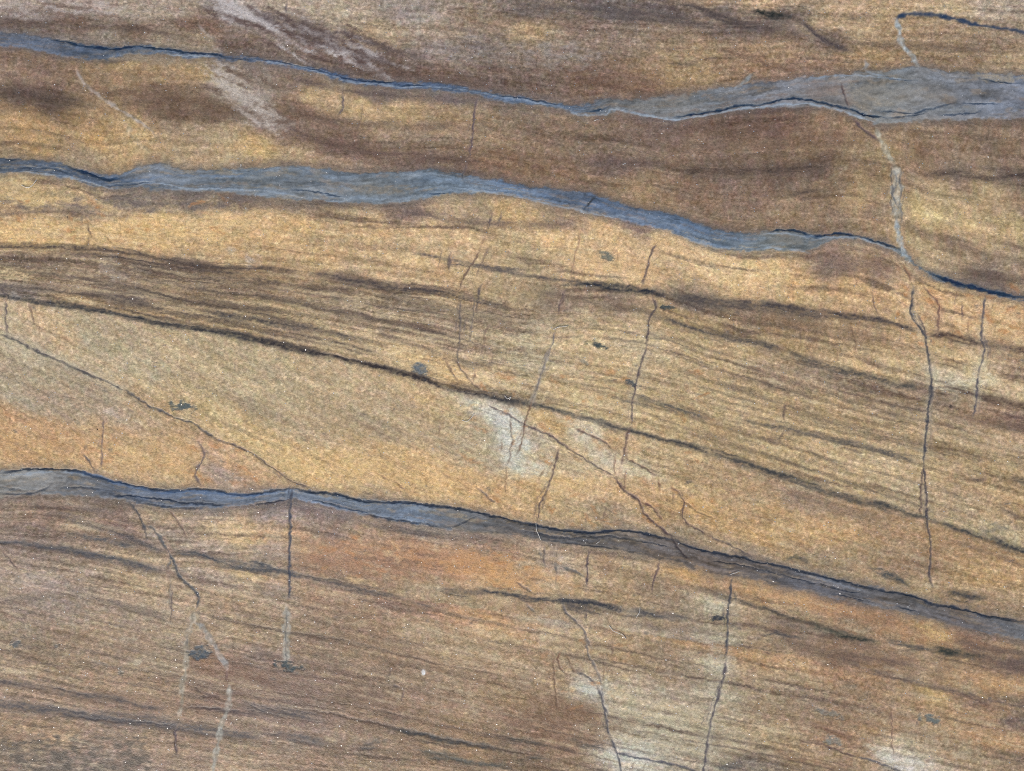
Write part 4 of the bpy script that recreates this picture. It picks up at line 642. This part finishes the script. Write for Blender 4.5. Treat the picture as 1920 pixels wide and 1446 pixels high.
# counter-clockwise seen from above
FQ = np.stack([idx[1:, :-1], idx[1:, 1:], idx[:-1, 1:], idx[:-1, :-1]], -1).reshape(-1, 4)
OF = np.maximum.reduce([OWN[:-1, :-1], OWN[1:, :-1], OWN[:-1, 1:], OWN[1:, 1:]]).reshape(-1)
OF = np.where(OWN[:-1, :-1].ravel() > 0, OWN[:-1, :-1].ravel(), OF * (np.count_nonzero(np.stack([OWN[:-1, :-1], OWN[1:, :-1], OWN[:-1, 1:], OWN[1:, 1:]], -1).reshape(-1, 4), axis=1) >= 2))

def build(name, faces, mat, parent=None, slab=False):
    uv, inv = np.unique(faces, return_inverse=True); f = inv.reshape(-1, 4)
    co = np.column_stack([PXY[uv], ZT[uv]]); att = uv
    e = np.stack([f, np.roll(f, -1, 1)], -1).reshape(-1, 2)
    key = np.sort(e, 1); key = key[:, 0] * (len(uv) + 1) + key[:, 1]
    _, ix, cn = np.unique(key, return_index=True, return_counts=True)
    be = e[ix[cn == 1]]
    n0 = len(uv)
    if slab:       # sides and underside of the slab
        xs0, xs1, ys0, ys1 = PXY[:, 0].min(), PXY[:, 0].max(), PXY[:, 1].min(), PXY[:, 1].max()
        on = (np.abs(co[:, 0] - xs0) < 1e-6) | (np.abs(co[:, 0] - xs1) < 1e-6) | (np.abs(co[:, 1] - ys0) < 1e-6) | (np.abs(co[:, 1] - ys1) < 1e-6)
        be = be[on[be[:, 0]] & on[be[:, 1]]]; low = 0.0
    bv = np.unique(be); m = np.full(n0, -1); m[bv] = np.arange(len(bv)) + n0
    lowco = co[bv].copy(); lowco[:, 2] = 0.0 if slab else lowco[:, 2] - 0.002
    sk = np.column_stack([be[:, 1], be[:, 0], m[be[:, 0]], m[be[:, 1]]])
    co = np.vstack([co, lowco]); att = np.concatenate([att, uv[bv]]); f = np.vstack([f, sk])
    if slab:
        cor = [m[np.argmin((co[:n0, 0] - a) ** 2 + (co[:n0, 1] - b) ** 2)] for a, b in ((xs0, ys0), (xs0, ys1), (xs1, ys1), (xs1, ys0))]
        f = np.vstack([f, np.array(cor)[None]])
    me = bpy.data.meshes.new(name)
    me.vertices.add(len(co)); me.vertices.foreach_set('co', co.astype(np.float32).ravel())
    me.loops.add(f.size); me.loops.foreach_set('vertex_index', f.ravel().astype(np.int32))
    me.polygons.add(len(f)); me.polygons.foreach_set('loop_start', np.arange(0, f.size, 4, dtype=np.int32))
    a = me.attributes.new('stone_colour', 'FLOAT_COLOR', 'POINT'); a.data.foreach_set('color', np.column_stack([LIN[att], np.ones(len(att))]).astype(np.float32).ravel())
    a = me.attributes.new('stone_grain', 'FLOAT_COLOR', 'POINT'); a.data.foreach_set('color', AUXF[att].astype(np.float32).ravel())
    a = me.attributes.new('bedding', 'FLOAT_VECTOR', 'POINT'); a.data.foreach_set('vector', BED[att].ravel())
    me.update(calc_edges=True); me.shade_flat()
    me.materials.append(MATS[mat])
    o = bpy.data.objects.new(name, me); SC.collection.objects.link(o)
    if parent: o.parent = parent
    return o

slab = build('banded_stone', FQ[OF == 0], 'stone', None, True)
slab['label'] = 'banded tan and brown quartzite slab crossed by grey blue veins, filling the picture'
slab['category'] = 'stone'
BUILT = {}
order = np.argsort(OF, kind='stable'); so = OF[order]
for pid in range(1, len(PARTS)):
    a, b = np.searchsorted(so, [pid, pid + 1])
    if b - a < 3: continue
    BUILT[pid] = build(PARTS[pid][0], FQ[order[a:b]], PARTS[pid][1], BUILT.get(PARENT.get(pid), slab))
    if pid in NOTE: BUILT[pid]['label'] = NOTE[pid]

# ------------------------------------------------------------------ mica flakes that glint in the light
def simple(name, col, rough, metal=0.0, spec=.5):
    m = bpy.data.materials.new(name); m.use_nodes = True
    N, L = m.node_tree.nodes, m.node_tree.links; b = N['Principled BSDF']
    t = N.new('ShaderNodeTexNoise'); t.inputs['Scale'].default_value = 900
    r = N.new('ShaderNodeValToRGB'); r.color_ramp.elements[0].color = tuple(c * .8 for c in col) + (1,); r.color_ramp.elements[1].color = tuple(col) + (1,)
    L.new(t.outputs['Fac'], r.inputs[0]); L.new(r.outputs[0], b.inputs['Base Color'])
    b.inputs['Roughness'].default_value = rough; b.inputs['Metallic'].default_value = metal; b.inputs['Specular IOR Level'].default_value = spec
    return m
NF = 8000
fr = np.random.default_rng(11)
fx = fr.uniform(-300, 2220, NF); fy = fr.uniform(-300, 1746, NF)
fz = TOP + np.array([H[min(np.searchsorted(GY, y), NY - 1), min(np.searchsorted(GX, x), NX - 1)] for x, y in zip(fx, fy)]) * PX + 0.00004
sz = (.30 + .75 * fr.random(NF) ** 2.0) * PX
til = np.radians(np.abs(fr.normal(0, 13, NF))); azm = fr.uniform(0, 2 * np.pi, NF)
nrm = np.stack([np.sin(til) * np.cos(azm), np.sin(til) * np.sin(azm), np.cos(til)], -1)
u = np.cross(nrm, np.array([.3, 1, 0])); u /= np.linalg.norm(u, axis=1)[:, None]; v = np.cross(nrm, u)
cen = np.stack([(fx - CX) * PX, (CY - fy) * PX, fz], -1)
asp = fr.uniform(.5, 1, NF)[:, None]
vt = np.stack([cen + (u + v * asp) * sz[:, None], cen + (-u + v * asp) * sz[:, None], cen + (-u - v * asp) * sz[:, None], cen + (u - v * asp) * sz[:, None]], 1).reshape(-1, 3)
me = bpy.data.meshes.new('mica_flakes'); me.from_pydata(vt.tolist(), [], np.arange(NF * 4).reshape(-1, 4).tolist()); me.update()
me.materials.append(simple('mica', (.70, .69, .66), .58, .8))
mica = bpy.data.objects.new('mica_flakes', me); SC.collection.objects.link(mica); mica.parent = slab; mica['kind'] = 'stuff'

# ------------------------------------------------------------------ lint fibres lying on the stone
lint = simple('lint', (.62, .60, .55), .7)
def fibre(pts, label, r=.5):
    P = catmull(pts, 3.0); n = len(P); ring = 6; vs = []; fs = []
    for i, (x, y) in enumerate(P):
        a = P[max(i-1, 0)]; b = P[min(i+1, n-1)]; t = (b - a) / (np.hypot(*(b - a)) + 1e-9); nx, ny = -t[1], t[0]
        rad = r * (.55 if i in (0, n-1) else 1) * (1 + .15 * math.sin(i * 1.7))
        hz = H[min(np.searchsorted(GY, y), NY-1), min(np.searchsorted(GX, x), NX-1)]
        lift = hz + rad + .5 + 1.6 * math.sin(math.pi * i / (n - 1)) ** 2
        for k in range(ring):
            q = 2 * math.pi * k / ring
            vs.append(((x + nx * rad * math.cos(q) - CX) * PX, (CY - y - ny * rad * math.cos(q)) * PX, TOP + (lift + rad * math.sin(q)) * PX))
    for i in range(n - 1):
        for k in range(ring):
            fs.append((i*ring+k, i*ring+(k+1) % ring, (i+1)*ring+(k+1) % ring, (i+1)*ring+k))
    fs.append(tuple(range(ring))); fs.append(tuple(range((n-1)*ring, n*ring)))
    me = bpy.data.meshes.new('lint_fibre'); me.from_pydata(vs, [], fs); me.update(); me.materials.append(lint)
    for p in me.polygons: p.use_smooth = True
    o = bpy.data.objects.new('lint_fibre', me); SC.collection.objects.link(o)
    o['label'] = label; o['category'] = 'lint fibre'; o['group'] = 'lint fibres lying on the stone'
fibre([(40,347),(50,352),(60,350),(70,336)], 'pale hooked lint fibre under the second grey vein near the left edge')
fibre([(1036,619),(1046,614),(1056,613),(1065,611)], 'flat pale lint fibre across a thin crack right of centre, below a dark seam')
fibre([(866,788),(876,790),(884,783),(889,775)], 'curved pale lint fibre left of the whitish patch near the middle')
fibre([(1005,980),(1006,994),(1010,1003),(1014,1013)], 'longest pale lint fibre, lying across the third grey vein near the middle')
fibre([(1200,1139),(1199,1147),(1196,1152),(1193,1158)], 'upright bent lint fibre on the dark seam below the third grey vein')
fibre([(1142,1173),(1149,1182),(1158,1186),(1167,1190),(1174,1198)], 'zigzag pale lint fibre in the rusty patch below the dark seam')
fibre([(1113,228),(1117,226),(1123,225)], 'tiny white lint fibre just under the dip of the uppermost grey vein')
fibre([(1117,1019),(1121,1017),(1125,1013)], 'tiny slanted lint fibre on the third grey vein, right of the longest fibre')
fibre([(1368,1077),(1377,1074),(1386,1071)], 'short pale lint fibre on the lower rim of the third grey vein')
fibre([(946,742),(952,748),(958,744),(955,750)], 'small curled lint fibre on the dark seam above the whitish patch')
